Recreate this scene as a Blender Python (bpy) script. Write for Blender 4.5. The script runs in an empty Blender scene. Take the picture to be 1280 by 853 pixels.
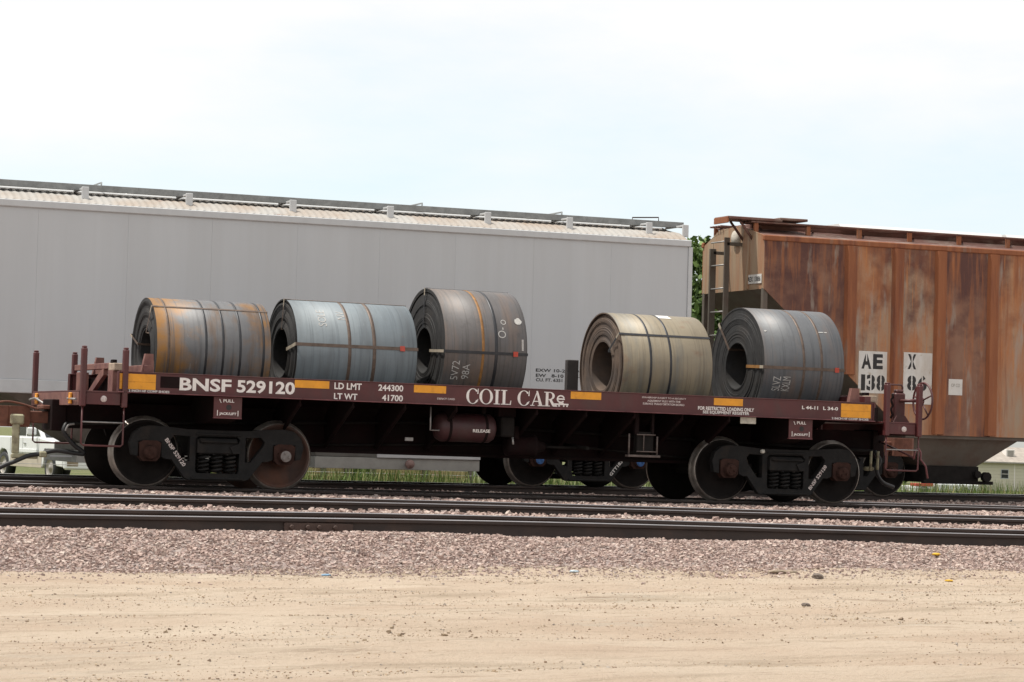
import bpy, bmesh, math, random
import numpy as np
from mathutils import Vector, Matrix
from mathutils.geometry import tessellate_polygon
random.seed(7); RNG = np.random.default_rng(11)
scene = bpy.context.scene
COL = scene.collection
PI = math.pi

# ------------------------------------------------------------------ camera
F_PX = 3210.4
th, pit, rol = 0.3877, 0.0393, 0.0336
fw = Vector((math.sin(th)*math.cos(pit), math.cos(th)*math.cos(pit), math.sin(pit)))
rt = Vector((math.cos(th), -math.sin(th), 0)); up = rt.cross(fw)
r2 = rt*math.cos(rol) + up*math.sin(rol); u2 = -rt*math.sin(rol) + up*math.cos(rol)
cd = bpy.data.cameras.new('camera'); cam = bpy.data.objects.new('camera', cd); COL.objects.link(cam)
cd.sensor_width = 36.0; cd.lens = 36.0*F_PX/1280.0; cd.clip_start = 0.5; cd.clip_end = 6000
m = Matrix((r2, u2, -fw)).transposed().to_4x4(); m.translation = Vector((-13.7285, -34.4345, 0.7528))
cam.matrix_world = m
scene.camera = cam

# ------------------------------------------------------------------ world, sun, exposure
SUN = Vector((-0.34, 0.16, 0.93)).normalized()
w = bpy.data.worlds.new('World'); scene.world = w; w.use_nodes = True
nt = w.node_tree; nt.nodes.clear()
N = nt.nodes.new; Lk = nt.links.new
out = N('ShaderNodeOutputWorld'); bg = N('ShaderNodeBackground'); bg.inputs['Strength'].default_value = 0.1
sky = N('ShaderNodeTexSky'); sky.sky_type = 'NISHITA'; sky.sun_disc = False
sky.sun_elevation = math.asin(SUN.z); sky.sun_rotation = math.atan2(SUN.x, SUN.y)
sky.air_density = 1.0; sky.dust_density = 1.5
tc = N('ShaderNodeTexCoord'); mp = N('ShaderNodeMapping'); mp.inputs['Scale'].default_value = (2.2, 2.2, 7.0)
mp.inputs['Location'].default_value = (0.3, 0.7, 0.35)
n1 = N('ShaderNodeTexNoise'); n1.inputs['Scale'].default_value = 1.6; n1.inputs['Detail'].default_value = 7; n1.inputs['Roughness'].default_value = .55
cr = N('ShaderNodeValToRGB'); cr.color_ramp.elements[0].position = .53; cr.color_ramp.elements[1].position = .82
cr.color_ramp.elements[0].color = (.30, .30, .30, 1); cr.color_ramp.elements[1].color = (.97, .97, .97, 1)
mx = N('ShaderNodeMix'); mx.data_type = 'RGBA'
mx.inputs['B'].default_value = (9.75, 9.7, 9.7, 1)
Lk(tc.outputs['Generated'], mp.inputs['Vector']); Lk(mp.outputs[0], n1.inputs['Vector']); sz = N('ShaderNodeSeparateXYZ'); Lk(tc.outputs['Generated'], sz.inputs[0]); ad = N('ShaderNodeMath'); ad.operation = 'MULTIPLY_ADD'; ad.inputs[1].default_value = 1.7; Lk(sz.outputs['Z'], ad.inputs[0]); Lk(n1.outputs['Fac'], ad.inputs[2]); Lk(ad.outputs[0], cr.inputs[0])
Lk(cr.outputs[0], mx.inputs['Factor']); sg = N('ShaderNodeVectorMath'); sg.operation = 'SCALE'; sg.inputs['Scale'].default_value = 2.0; Lk(sky.outputs[0], sg.inputs[0]); Lk(sg.outputs[0], mx.inputs['A']); Lk(mx.outputs['Result'], bg.inputs['Color']); Lk(bg.outputs[0], out.inputs[0])
sd = bpy.data.lights.new('sun', 'SUN'); sd.energy = 4.7; sd.angle = math.radians(.8); sd.color = (1, .955, .88)
so = bpy.data.objects.new('sun', sd); COL.objects.link(so); so.rotation_euler = SUN.to_track_quat('Z', 'Y').to_euler(); so.location = (0, 0, 40)
scene.view_settings.view_transform = 'Standard'; scene.view_settings.look = 'None'
scene.view_settings.exposure = 0.06; scene.view_settings.gamma = 1.0; scene.view_settings.use_curve_mapping = False
scene.render.engine = 'CYCLES'

# ------------------------------------------------------------------ materials
MATS = {}
def mat(name, col, rough=.6, metal=0.0, var=.25, scale=4.0, stretch=(1, 1, 1), dirt=None, dirt_lo=.5, dirt_hi=.7,
        dscale=2.0, dstretch=(1, 1, 1), bump=.0, bscale=60., col2=None, spec=.5, rim=None):
    """procedural paint / metal: two-tone noise, a second noise laying dirt or rust over it, fine bump"""
    if name in MATS: return MATS[name]
    M = bpy.data.materials.new(name); M.use_nodes = True; t = M.node_tree; b = t.nodes['Principled BSDF']
    b.inputs['Roughness'].default_value = rough; b.inputs['Metallic'].default_value = metal
    b.inputs['Specular IOR Level'].default_value = spec
    tc = t.nodes.new('ShaderNodeTexCoord')
    def noise(s, st, det=6, loc=(0, 0, 0), rg=.6):
        mp = t.nodes.new('ShaderNodeMapping'); mp.inputs['Scale'].default_value = st; mp.inputs['Location'].default_value = loc
        n = t.nodes.new('ShaderNodeTexNoise'); n.inputs['Scale'].default_value = s; n.inputs['Detail'].default_value = det; n.inputs['Roughness'].default_value = rg
        t.links.new(tc.outputs['Object'], mp.inputs[0]); t.links.new(mp.outputs[0], n.inputs[0]); return n.outputs['Fac']
    def mix(fac, a, bb):
        x = t.nodes.new('ShaderNodeMix'); x.data_type = 'RGBA'
        if hasattr(fac, 'links'): t.links.new(fac, x.inputs['Factor'])
        else: x.inputs['Factor'].default_value = fac
        for k, v in (('A', a), ('B', bb)):
            if hasattr(v, 'links'): t.links.new(v, x.inputs[k])
            else: x.inputs[k].default_value = (*v, 1)
        return x.outputs['Result']
    def ramp(fac, lo, hi):
        r = t.nodes.new('ShaderNodeMapRange'); r.inputs['From Min'].default_value = lo; r.inputs['From Max'].default_value = hi
        t.links.new(fac, r.inputs['Value']); return r.outputs['Result']
    c2 = col2 or tuple(min(1, c*(1+var)) for c in col); c1 = col if col2 else tuple(c*(1-var) for c in col)
    c = mix(ramp(noise(scale, stretch), .3, .7), c1, c2)
    if rim:
        sx_ = t.nodes.new('ShaderNodeSeparateXYZ'); t.links.new(tc.outputs['Object'], sx_.inputs[0])
        ab = t.nodes.new('ShaderNodeMath'); ab.operation = 'SUBTRACT'; t.links.new(sx_.outputs[rim[4] if len(rim) > 4 else 'X'], ab.inputs[0]); ab.inputs[1].default_value = rim[0]
        a2 = t.nodes.new('ShaderNodeMath'); a2.operation = 'ABSOLUTE'; t.links.new(ab.outputs[0], a2.inputs[0])
        a3 = t.nodes.new('ShaderNodeMath'); a3.operation = 'MULTIPLY_ADD'; t.links.new(a2.outputs[0], a3.inputs[0]); a3.inputs[1].default_value = rim[1]; t.links.new(noise(1.9, (1, 1, 1), 8, (4, 2, 9)), a3.inputs[2])
        c = mix(ramp(a3.outputs[0], rim[2], rim[2]+.22), c, rim[3])
    if dirt:
        ds = dirt if isinstance(dirt, list) else [(dirt, dirt_lo, dirt_hi, dscale, dstretch)]
        for i, (dc, lo, hi, sc, st) in enumerate(ds):
            c = mix(ramp(noise(sc, st, 8, (3.1*i+1.7, 5.3*i+.4, 2.2*i)), lo, hi), c, dc)
    t.links.new(c, b.inputs['Base Color'])
    if bump:
        bp = t.nodes.new('ShaderNodeBump'); bp.inputs['Strength'].default_value = bump; bp.inputs['Distance'].default_value = .02
        t.links.new(noise(bscale, (1, 1, 1), 4), bp.inputs['Height']); t.links.new(bp.outputs[0], b.inputs['Normal'])
    MATS[name] = M; return M
def stone_mat(name, ramp_cols, rough=.85, gain=(1, 1, 1)):
    M = bpy.data.materials.new(name); M.use_nodes = True; t = M.node_tree; b = t.nodes['Principled BSDF']
    b.inputs['Roughness'].default_value = rough; b.inputs['Specular IOR Level'].default_value = .3
    g = t.nodes.new('ShaderNodeNewGeometry'); r = t.nodes.new('ShaderNodeValToRGB'); r.color_ramp.interpolation = 'CONSTANT'
    e = r.color_ramp.elements
    while len(e) < len(ramp_cols): e.new(.5)
    for i, c in enumerate(ramp_cols): e[i].position = i/len(ramp_cols); e[i].color = (c[0]*gain[0], c[1]*gain[1], c[2]*gain[2], 1)
    t.links.new(g.outputs['Random Per Island'], r.inputs[0])
    tc = t.nodes.new('ShaderNodeTexCoord'); n = t.nodes.new('ShaderNodeTexNoise'); n.inputs['Scale'].default_value = 90
    t.links.new(tc.outputs['Object'], n.inputs[0])
    mr = t.nodes.new('ShaderNodeMapRange'); mr.inputs['To Min'].default_value = .75; mr.inputs['To Max'].default_value = 1.2
    t.links.new(n.outputs['Fac'], mr.inputs['Value'])
    x = t.nodes.new('ShaderNodeVectorMath'); x.operation = 'SCALE'
    t.links.new(r.outputs[0], x.inputs[0]); t.links.new(mr.outputs[0], x.inputs['Scale']); t.links.new(x.outputs[0], b.inputs['Base Color'])
    MATS[name] = M; return M

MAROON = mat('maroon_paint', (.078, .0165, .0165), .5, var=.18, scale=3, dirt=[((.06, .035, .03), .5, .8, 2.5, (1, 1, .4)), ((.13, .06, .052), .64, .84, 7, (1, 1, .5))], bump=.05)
MAROON_D = mat('grimy_shaded_maroon', (.012, .0046, .0048), .85, var=.3, scale=5, dirt=((.010, .0085, .0075)), dirt_lo=.4, dirt_hi=.75, dscale=3, bump=.1, spec=.15)  # greasy underframe maroon, with the shade under the car darkened into its colour
MAROON_P = mat('faded_maroon', (.185, .085, .068), .7, var=.2, scale=7, dirt=((.10, .035, .035)), dirt_lo=.45, dirt_hi=.7, dscale=5)
PINKEDGE = mat('lit_flange', (.17, .060, .062), .55, var=.3, scale=9, dirt=((.085, .02, .025)), dirt_lo=.45, dirt_hi=.65, dscale=4)  # maroon lightened in the base colour for the light a flange edge catches
WHITE = mat('white_lettering', (.74, .70, .66), .6, var=.08, scale=20, dirt=((.35, .26, .24)), dirt_lo=.6, dirt_hi=.85, dscale=18)
WHITE_F = mat('faded_lettering', (.60, .53, .50), .6, var=.15, scale=25, dirt=((.22, .1, .1)), dirt_lo=.52, dirt_hi=.75, dscale=22)
YELLOW = mat('reflective_yellow', (.72, .30, .012), .35, var=.12, scale=6, dirt=((.45, .17, .01)), dirt_lo=.55, dirt_hi=.8, dscale=9)
BLACKP = mat('black_stencil', (.022, .02, .02), .7, var=.2)
CAST = mat('cast_steel', (.0155, .0148, .0145), .78, var=.3, scale=6, dirt=((.030, .024, .020)), dirt_lo=.52, dirt_hi=.8, dscale=5, bump=.2, bscale=40, spec=.2)
RUSTY = mat('rusty_casting', (.040, .019, .0145), .85, var=.4, scale=9, bump=.15, spec=.2)
WHEELF = mat('wheel_plate_rust', (.052, .026, .018), .75, var=.4, scale=4, dirt=((.095, .036, .018)), dirt_lo=.48, dirt_hi=.7, dscale=3, bump=.08)
WHEELD = mat('wheel_plate_grime', (.013, .0105, .0095), .85, var=.35, scale=4, bump=.08, spec=.15)
TREAD = mat('wheel_rim_steel', (.25, .225, .20), .45, .6, var=.35, scale=8, dirt=((.12, .08, .06)), dirt_lo=.5, dirt_hi=.75, dscale=6)
RAILTOP = mat('polished_rail', (.42, .40, .40), .28, .9, var=.2, scale=3, stretch=(.3, 12, 1), dirt=((.2, .15, .13)), dirt_lo=.55, dirt_hi=.8, dscale=2, dstretch=(.5, 8, 1))
RAILSIDE = mat('rail_rust', (.038, .027, .023), .8, var=.3, scale=3, stretch=(.4, 1, 2), dirt=((.065, .04, .03)), dirt_lo=.5, dirt_hi=.8, dscale=3, bump=.1)
BAR = mat('joint_bar_rust', (.06, .036, .028), .8, var=.3, scale=8, bump=.2)
TIE = mat('old_timber', (.10, .075, .055), .9, var=.4, scale=5, stretch=(6, .6, 6), bump=.4, bscale=30)
WOODP = mat('split_wood', (.33, .24, .14), .9, var=.3, scale=8)
RUBBER = mat('black_rubber', (.012, .012, .013), .55, var=.2)
GALV = mat('dull_metal', (.28, .27, .26), .5, .5, var=.2, scale=12)
BLUE = mat('blue_bearing_cap', (.03, .11, .30), .55, var=.2, scale=12)
ORANGE = mat('amber_reflector', (.6, .24, .02), .4, var=.2, scale=10)
OLIVE = mat('olive_bracket', (.30, .28, .18), .7, var=.25, scale=12, dirt=((.12, .09, .06)), dirt_lo=.5, dirt_hi=.7, dscale=9)
RUSTCPL = mat('rust_coupler', (.135, .05, .03), .8, var=.35, scale=10, bump=.2)
REDTAG = mat('red_clip', (.45, .055, .03), .5, var=.2, scale=30)
GREY = mat('hopper_grey', (.48, .493, .505), .5, var=.035, scale=1.2, stretch=(1.5, 1, .25), dirt=[((.45, .458, .463), .45, .85, 1.3, (3, 1, .12)), ((.37, .36, .34), .74, .9, 5, (5, 1, .3))])
GREYD = mat('hopper_grey_under', (.18, .165, .145), .75, var=.2, scale=3, dirt=((.10, .08, .065)), dirt_lo=.45, dirt_hi=.75, dscale=2)
GREYT = mat('hopper_trim', (.50, .51, .515), .5, var=.06, scale=5)
ROOFG = mat('roof_grey', (.34, .325, .30), .55, var=.1, scale=3, dirt=[((.29, .225, .17), .42, .7, 1.2, (1, 1, 1)), ((.16, .06, .04), .69, .76, 2.2, (1, .6, 1))])
RB = mat('running_board_steel', (.22, .23, .23), .6, .3, var=.25, scale=8)
RUSTA = mat('rust_streaked_side', (.29, .235, .18), .7, col2=(.36, .24, .145), var=.2, scale=1.6, stretch=(2.2, 1, .5),
            dirt=[((.38, .14, .045), .40, .66, 1.3, (2.0, 1, .40)), ((.22, .075, .03), .50, .72, 2.3, (4, 1, .30)), ((.085, .03, .022), .50, .66, .8, (1, 1, .8)), ((.47, .18, .045), .58, .76, 3.5, (6, 1, .25)), ((.31, .275, .235), .58, .72, 1.2, (2.5, 1, .5))], bump=.06, rim=(.6, .10, .71, (.105, .037, .026), 'Z'))
RUSTB = mat('rust_dark_panel', (.235, .125, .078), .7, col2=(.18, .07, .038), scale=1.6, stretch=(2.2, 1, .5),
            dirt=[((.085, .03, .022), .44, .62, .9, (1, 1, .8)), ((.33, .115, .036), .49, .72, 2.3, (4, 1, .3)), ((.29, .24, .195), .60, .75, 1.4, (2.5, 1, .5))], bump=.06, rim=(.6, .10, .70, (.085, .03, .022), 'Z'))
RUSTRIB = mat('rust_rib', (.21, .066, .024), .75, col2=(.29, .105, .038), scale=2.5, stretch=(3, 1, .3), dirt=[((.11, .03, .018), .5, .72, 2, (3, 1, .25)), ((.21, .15, .11), .58, .74, 1.6, (4, 1, .4))], bump=.08)
RUSTEND = mat('tan_end_sheet', (.33, .235, .15), .7, col2=(.30, .21, .135), scale=2, stretch=(1, 3, .5), dirt=[((.30, .12, .05), .45, .72, 1.8, (1, 4, .3)), ((.22, .17, .13), .55, .75, 2, (1, 3, .3))], bump=.06)
RUSTSL = mat('taupe_slope', (.105, .09, .072), .75, var=.15, scale=2, dirt=((.085, .05, .036)), dirt_lo=.45, dirt_hi=.75, dscale=2.5)
RUSTRF = mat('rust_roof', (.13, .06, .045), .8, var=.3, scale=3, dirt=((.22, .17, .14)), dirt_lo=.5, dirt_hi=.75, dscale=3)
PLAC = mat('placard_white', (.60, .585, .55), .6, var=.07, scale=6, dirt=[((.36, .29, .2), .60, .72, 7, (1, 1, 1)), ((.45, .40, .34), .5, .8, 3, (1, 1, .4))])
FIBRE = mat('white_hatch', (.66, .66, .64), .5, var=.08, scale=4)
UNDER = mat('underframe_black', (.014, .012, .011), .85, var=.4, scale=5, spec=.15)

# ------------------------------------------------------------------ mesh helpers
class MB:
    def __init__(s): s.v = []; s.f = []; s.m = []; s.smooth = []
    def add(s, vs, fs, mi=0, sm=False):
        o = len(s.v); s.v += [tuple(v) for v in vs]
        for f in fs: s.f.append(tuple(i+o for i in f)); s.m.append(mi); s.smooth.append(sm)
        return s
    def box(s, x0, x1, y0, y1, z0, z1, c=.004, mi=0, M=None):
        """box with chamfered edges"""
        if x0 > x1: x0, x1 = x1, x0
        if y0 > y1: y0, y1 = y1, y0
        if z0 > z1: z0, z1 = z1, z0
        c = min(c, (x1-x0)*.3, (y1-y0)*.3, (z1-z0)*.3)
        vs = []; idx = {}
        for i, x in enumerate((x0, x1)):
            for j, y in enumerate((y0, y1)):
                for k, z in enumerate((z0, z1)):
                    for a in range(3):
                        p = [x, y, z]
                        for b in range(3):
                            if b != a: p[b] += c*(1 if (i, j, k)[b] == 0 else -1)
                        idx[i, j, k, a] = len(vs); vs.append(tuple(p))
        F = []
        for a in range(3):
            b, d = (a+1) % 3, (a+2) % 3
            for sgn in (0, 1):
                q = []
                for (u, v) in ((0, 0), (1, 0), (1, 1), (0, 1)):
                    t = [0, 0, 0]; t[a] = sgn; t[b] = u; t[d] = v; q.append(idx[(*t, a)])
                F.append(q if sgn else q[::-1])
        for a in range(3):
            b, d = (a+1) % 3, (a+2) % 3
            for u in (0, 1):
                for v in (0, 1):
                    t0 = [0, 0, 0]; t0[b] = u; t0[d] = v; t1 = list(t0); t1[a] = 1
                    q = [idx[(*t0, b)], idx[(*t1, b)], idx[(*t1, d)], idx[(*t0, d)]]
                    F.append(q if (u+v) % 2 == 1 else q[::-1])
        for i in (0, 1):
            for j in (0, 1):
                for k in (0, 1):
                    q = [idx[i, j, k, 0], idx[i, j, k, 1], idx[i, j, k, 2]]
                    F.append(q if (i+j+k) % 2 == 1 else q[::-1])
        if M is not None: vs = [tuple(M @ Vector(v)) for v in vs]
        return s.add(vs, F, mi)
    def tube(s, pts, r, n=8, mi=0, caps=True, sm=True):
        pts = [Vector(p) for p in pts]; rs = r if isinstance(r, (list, tuple)) else [r]*len(pts)
        vs = []; ref = None
        for i, p in enumerate(pts):
            d = (pts[min(i+1, len(pts)-1)] - pts[max(i-1, 0)]).normalized()
            if ref is None: ref = Vector((0, 0, 1)) if abs(d.z) < .9 else Vector((1, 0, 0))
            a = d.cross(ref).normalized(); b = a.cross(d).normalized(); ref = b
            for k in range(n):
                t = 2*PI*k/n; vs.append(p + (a*math.cos(t)+b*math.sin(t))*rs[i])
        F = [(i*n+k, i*n+(k+1) % n, (i+1)*n+(k+1) % n, (i+1)*n+k) for i in range(len(pts)-1) for k in range(n)]
        s.add(vs, F, mi, sm)
        if caps:
            o = len(s.v)-len(vs); s.f += [tuple(o+k for k in range(n))[::-1], tuple(o+(len(pts)-1)*n+k for k in range(n))]; s.m += [mi]*2; s.smooth += [False]*2
        return s
    def lathe(s, prof, axis='Y', c=(0, 0, 0), n=32, mis=None, sm=True, closed=False):
        """prof: (axial, radius) list"""
        vs = []
        for (a, r) in prof:
            for k in range(n):
                t = 2*PI*k/n; u, v = r*math.cos(t), r*math.sin(t)
                p = {'X': (a, u, v), 'Y': (u, a, v), 'Z': (u, v, a)}[axis]
                vs.append((p[0]+c[0], p[1]+c[1], p[2]+c[2]))
        L = len(prof); fl = axis == 'Y'
        for i in range(L if closed else L-1):
            j = (i+1) % L
            F = []
            for k in range(n):
                q = (i*n+k, j*n+k, j*n+(k+1) % n, i*n+(k+1) % n); F.append(q[::-1] if not fl else q)
            o = len(s.v) if i == 0 else o0
            if i == 0: o0 = o; s.v += [tuple(v) for v in vs]
            for f in F: s.f.append(tuple(x+o0 for x in f)); s.m.append(mis[i] if mis else 0); s.smooth.append(sm)
        return s
    def prism(s, outer, holes=(), d0=0., d1=.1, plane='XZ', mi=0):
        loops = [outer]+list(holes); P = [[Vector((a, b, 0)) for a, b in l] for l in loops]
        tri = tessellate_polygon(P); flat = [q for l in loops for q in l]
        def to3(a, b, d): return {'XZ': (a, d, b), 'YZ': (d, a, b), 'XY': (a, b, d)}[plane]
        n = len(flat); vs = [to3(a, b, d0) for a, b in flat]+[to3(a, b, d1) for a, b in flat]
        F = []
        for t in tri:
            F.append(tuple(t)); F.append(tuple(i+n for i in reversed(t)))
        o = 0
        for l in loops:
            k = len(l)
            for i in range(k): F.append((o+i, o+(i+1) % k, o+n+(i+1) % k, o+n+i))
            o += k
        return s.add(vs, F, mi)
    def mesh(s, name, mats):
        me = bpy.data.meshes.new(name); me.from_pydata(s.v, [], s.f)
        for m_ in (mats if isinstance(mats, (list, tuple)) else [mats]): me.materials.append(m_)
        me.polygons.foreach_set('material_index', s.m); me.polygons.foreach_set('use_smooth', s.smooth)
        bm = bmesh.new(); bm.from_mesh(me); bmesh.ops.recalc_face_normals(bm, faces=bm.faces); bm.to_mesh(me); bm.free()
        me.update(); return me
    def build(s, name, mats, parent=None, **k): return obj(name, s.mesh(name, mats), parent, **k)
def obj(name, me, parent=None, loc=(0, 0, 0), rot=(0, 0, 0), bevel=0):
    o = bpy.data.objects.new(name, me); COL.objects.link(o); o.location = loc; o.rotation_euler = rot
    if parent: o.parent = parent
    if bevel:
        b = o.modifiers.new('bevel', 'BEVEL'); b.width = bevel; b.segments = 2; b.limit_method = 'ANGLE'; b.angle_limit = .6
    return o
def tag(o, label=None, cat=None, group=None, kind=None):
    if label: o['label'] = label
    if cat: o['category'] = cat
    if group: o['group'] = group
    if kind: o['kind'] = kind
    return o
def empty(name, loc=(0, 0, 0), rot=(0, 0, 0)):
    o = bpy.data.objects.new(name, None); COL.objects.link(o); o.location = loc; o.rotation_euler = rot; o.empty_display_size = .2; return o
def copy_tree(o, parent=None):
    c = o.copy(); COL.objects.link(c); c.parent = parent
    for ch in list(o.children): copy_tree(ch, c)
    return c
def bx(name, m_, parent, *a, **k): return MB().box(*a, **k).build(name, m_, parent)
def text_mesh(s, w_, h_, bold=.0, thick=.0015, align='L'):
    """flat lettering mesh fitted to w x h, lower left at the origin, in the XZ plane facing -Y"""
    c = bpy.data.curves.new('lettering', 'FONT'); c.body = s; c.offset = bold; c.resolution_u = 3; c.align_x = {'L': 'LEFT', 'C': 'CENTER'}[align]
    o = bpy.data.objects.new('t', c); COL.objects.link(o)
    me = bpy.data.meshes.new_from_object(o.evaluated_get(bpy.context.evaluated_depsgraph_get()))
    bpy.data.objects.remove(o); bpy.data.curves.remove(c)
    n = len(me.vertices); v = np.zeros(n*3); me.vertices.foreach_get('co', v); v = v.reshape(-1, 3)
    lo = v.min(0); hi = v.max(0); q = np.zeros_like(v)
    q[:, 0] = (v[:, 0]-lo[0])/(hi[0]-lo[0])*w_; q[:, 2] = (v[:, 1]-lo[1])/(hi[1]-lo[1])*h_
    me.vertices.foreach_set('co', q.ravel()); me.materials.clear(); me.update(); return me
def letter(s, x0, x1, z0, z1, y, m_, parent, bold=.0, align='L', rot=None):
    me = text_mesh(s, x1-x0, z1-z0, bold, align=align); me.materials.append(m_); me.name = 'lettering'
    return obj('lettering', me, parent, (x0, y, z0), rot or (0, 0, 0))

# ------------------------------------------------------------------ ground
def vnoise(x, y, seed):
    r = np.random.default_rng(seed); T = r.random((256, 256))
    xi = np.floor(x).astype(int); yi = np.floor(y).astype(int); fx = x-xi; fy = y-yi
    fx = fx*fx*(3-2*fx); fy = fy*fy*(3-2*fy); g = lambda a, b: T[a % 256, b % 256]
    return (g(xi, yi)*(1-fx)+g(xi+1, yi)*fx)*(1-fy)+(g(xi, yi+1)*(1-fx)+g(xi+1, yi+1)*fx)*fy-.5
def sand_z(X, Y):
    b = -.25+.0125*np.clip(X, -16, 6)
    fade = np.clip((Y+40)/12, 0, 1)*np.clip((-13.6-Y)/1.0, 0, 1)*np.clip((X+26)/6, 0, 1)*np.clip((14-X)/6, 0, 1)
    d = .055*vnoise(X*.35, Y*.9, 1)+.030*vnoise(X*.7+.3*Y, Y*2.8, 2)+.018*vnoise(X*2.1, Y*6.5, 3)+.011*vnoise(X*6, Y*9, 4)+.007*vnoise(X*16, Y*18, 5)
    rut = .022*np.sin((Y+.10*X)*4.1+5*vnoise(X*.3, Y*.3, 6))+.012*np.sin((Y-.06*X)*13+6*vnoise(X*.5, Y*.5, 8))*np.clip(vnoise(X*.3, Y*1.2, 9)*3+.3, 0, 1)
    far = np.where(Y > 8, -.42-.0105*np.clip(Y-8, 0, 112), 0)
    base = np.where(Y > 8, far, np.where(Y > -13.6, -.45, b))
    t = np.clip((Y+14.3)/1.2, 0, 1); near = b*(1-t)+(-.6)*t
    z = np.where(Y > 8, far, near)
    return z+fade*(d+rut)
def axis(fine0, fine1, step, far):
    a = list(np.arange(fine0, fine1, step)); s = step; x = fine1
    while x < far: a.append(x); s *= 1.35; x += s
    a.append(far); s = step; x = fine0-step
    b = []
    while x > -far: b.append(x); s *= 1.35; x -= s
    b.append(-far); return np.array(b[::-1]+a)
def grid_mesh(name, xs, ys, zf, m_):
    X, Y = np.meshgrid(xs, ys); Z = zf(X, Y); nx, ny = len(xs), len(ys)
    co = np.stack([X, Y, Z], -1).reshape(-1, 3)
    i = (np.arange(ny-1)[:, None]*nx+np.arange(nx-1)[None]).ravel()
    F = np.stack([i, i+1, i+nx+1, i+nx], 1)
    return np_mesh(name, co, F, m_, True)
def np_mesh(name, co, F, m_, smooth=False):
    me = bpy.data.meshes.new(name); k = F.shape[1]
    me.vertices.add(len(co)); me.vertices.foreach_set('co', co.astype(np.float32).ravel())
    me.loops.add(F.size); me.loops.foreach_set('vertex_index', F.astype(np.int32).ravel())
    me.polygons.add(len(F)); me.polygons.foreach_set('loop_start', np.arange(0, F.size, k, dtype=np.int32))
    me.polygons.foreach_set('use_smooth', np.full(len(F), smooth))
    me.materials.append(m_); me.update(calc_edges=True); me.validate(); return me
def sand_material():
    M = bpy.data.materials.new('sandy_dirt'); M.use_nodes = True; t = M.node_tree; b = t.nodes['Principled BSDF']; b.inputs['Roughness'].default_value = .95; b.inputs['Specular IOR Level'].default_value = .15
    tc = t.nodes.new('ShaderNodeTexCoord')
    def noise(s, st, det=8, rg=.6):
        mp = t.nodes.new('ShaderNodeMapping'); mp.inputs['Scale'].default_value = st; n = t.nodes.new('ShaderNodeTexNoise')
        n.inputs['Scale'].default_value = s; n.inputs['Detail'].default_value = det; n.inputs['Roughness'].default_value = rg
        t.links.new(tc.outputs['Object'], mp.inputs[0]); t.links.new(mp.outputs[0], n.inputs[0]); return n.outputs['Fac']
    def ramp(f, lo, hi):
        r = t.nodes.new('ShaderNodeMapRange'); r.inputs['From Min'].default_value = lo; r.inputs['From Max'].default_value = hi; t.links.new(f, r.inputs['Value']); return r.outputs[0]
    def mix(f, a, bb):
        x = t.nodes.new('ShaderNodeMix'); x.data_type = 'RGBA'; t.links.new(f, x.inputs['Factor'])
        for k, v in (('A', a), ('B', bb)):
            if hasattr(v, 'links'): t.links.new(v, x.inputs[k])
            else: x.inputs[k].default_value = (*v, 1)
        return x.outputs['Result']
    c = mix(ramp(noise(.5, (1, 2.6, 1)), .35, .68), (.445, .345, .26), (.525, .435, .34))
    c = mix(ramp(noise(1.4, (.5, 4, 1)), .52, .75), c, (.32, .255, .185))
    c = mix(ramp(noise(.9, (1, 3, 1), 9, .7), .58, .75), c, (.43, .375, .305))
    c = mix(ramp(noise(30, (.6, 1.4, 1), 6, .75), .56, .72), c, (.29, .225, .16))
    c = mix(ramp(noise(2.2, (.5, 4.5, 1), 10, .8), .55, .67), c, (.29, .22, .16))  # packed dark tracks, with the shading of the ruts put into the colour
    c = mix(ramp(noise(110, (1, 1, 1), 2), .64, .72), c, (.56, .49, .40))
    sep = t.nodes.new('ShaderNodeSeparateXYZ'); t.links.new(tc.outputs['Object'], sep.inputs[0])
    gr = t.nodes.new('ShaderNodeMapRange'); gr.inputs['From Min'].default_value = 8; gr.inputs['From Max'].default_value = 9.5; t.links.new(sep.outputs['Y'], gr.inputs['Value'])
    g = mix(ramp(noise(.6, (1, 1, 1)), .35, .65), (.07, .10, .03), (.17, .155, .08))
    c = mix(gr.outputs[0], c, g)
    t.links.new(c, b.inputs['Base Color'])
    bp = t.nodes.new('ShaderNodeBump'); bp.inputs['Strength'].default_value = .9; bp.inputs['Distance'].default_value = .03
    t.links.new(noise(45, (1, 1.3, 1), 6, .7), bp.inputs['Height']); t.links.new(bp.outputs[0], b.inputs['Normal']); return M
xs = axis(-15.5, 4.5, .045, 3000.); ys = axis(-25.5, -13.2, .045, 3000.)
ground = tag(obj('ground', grid_mesh('ground', xs, ys, sand_z, sand_material())), kind='structure')

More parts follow.
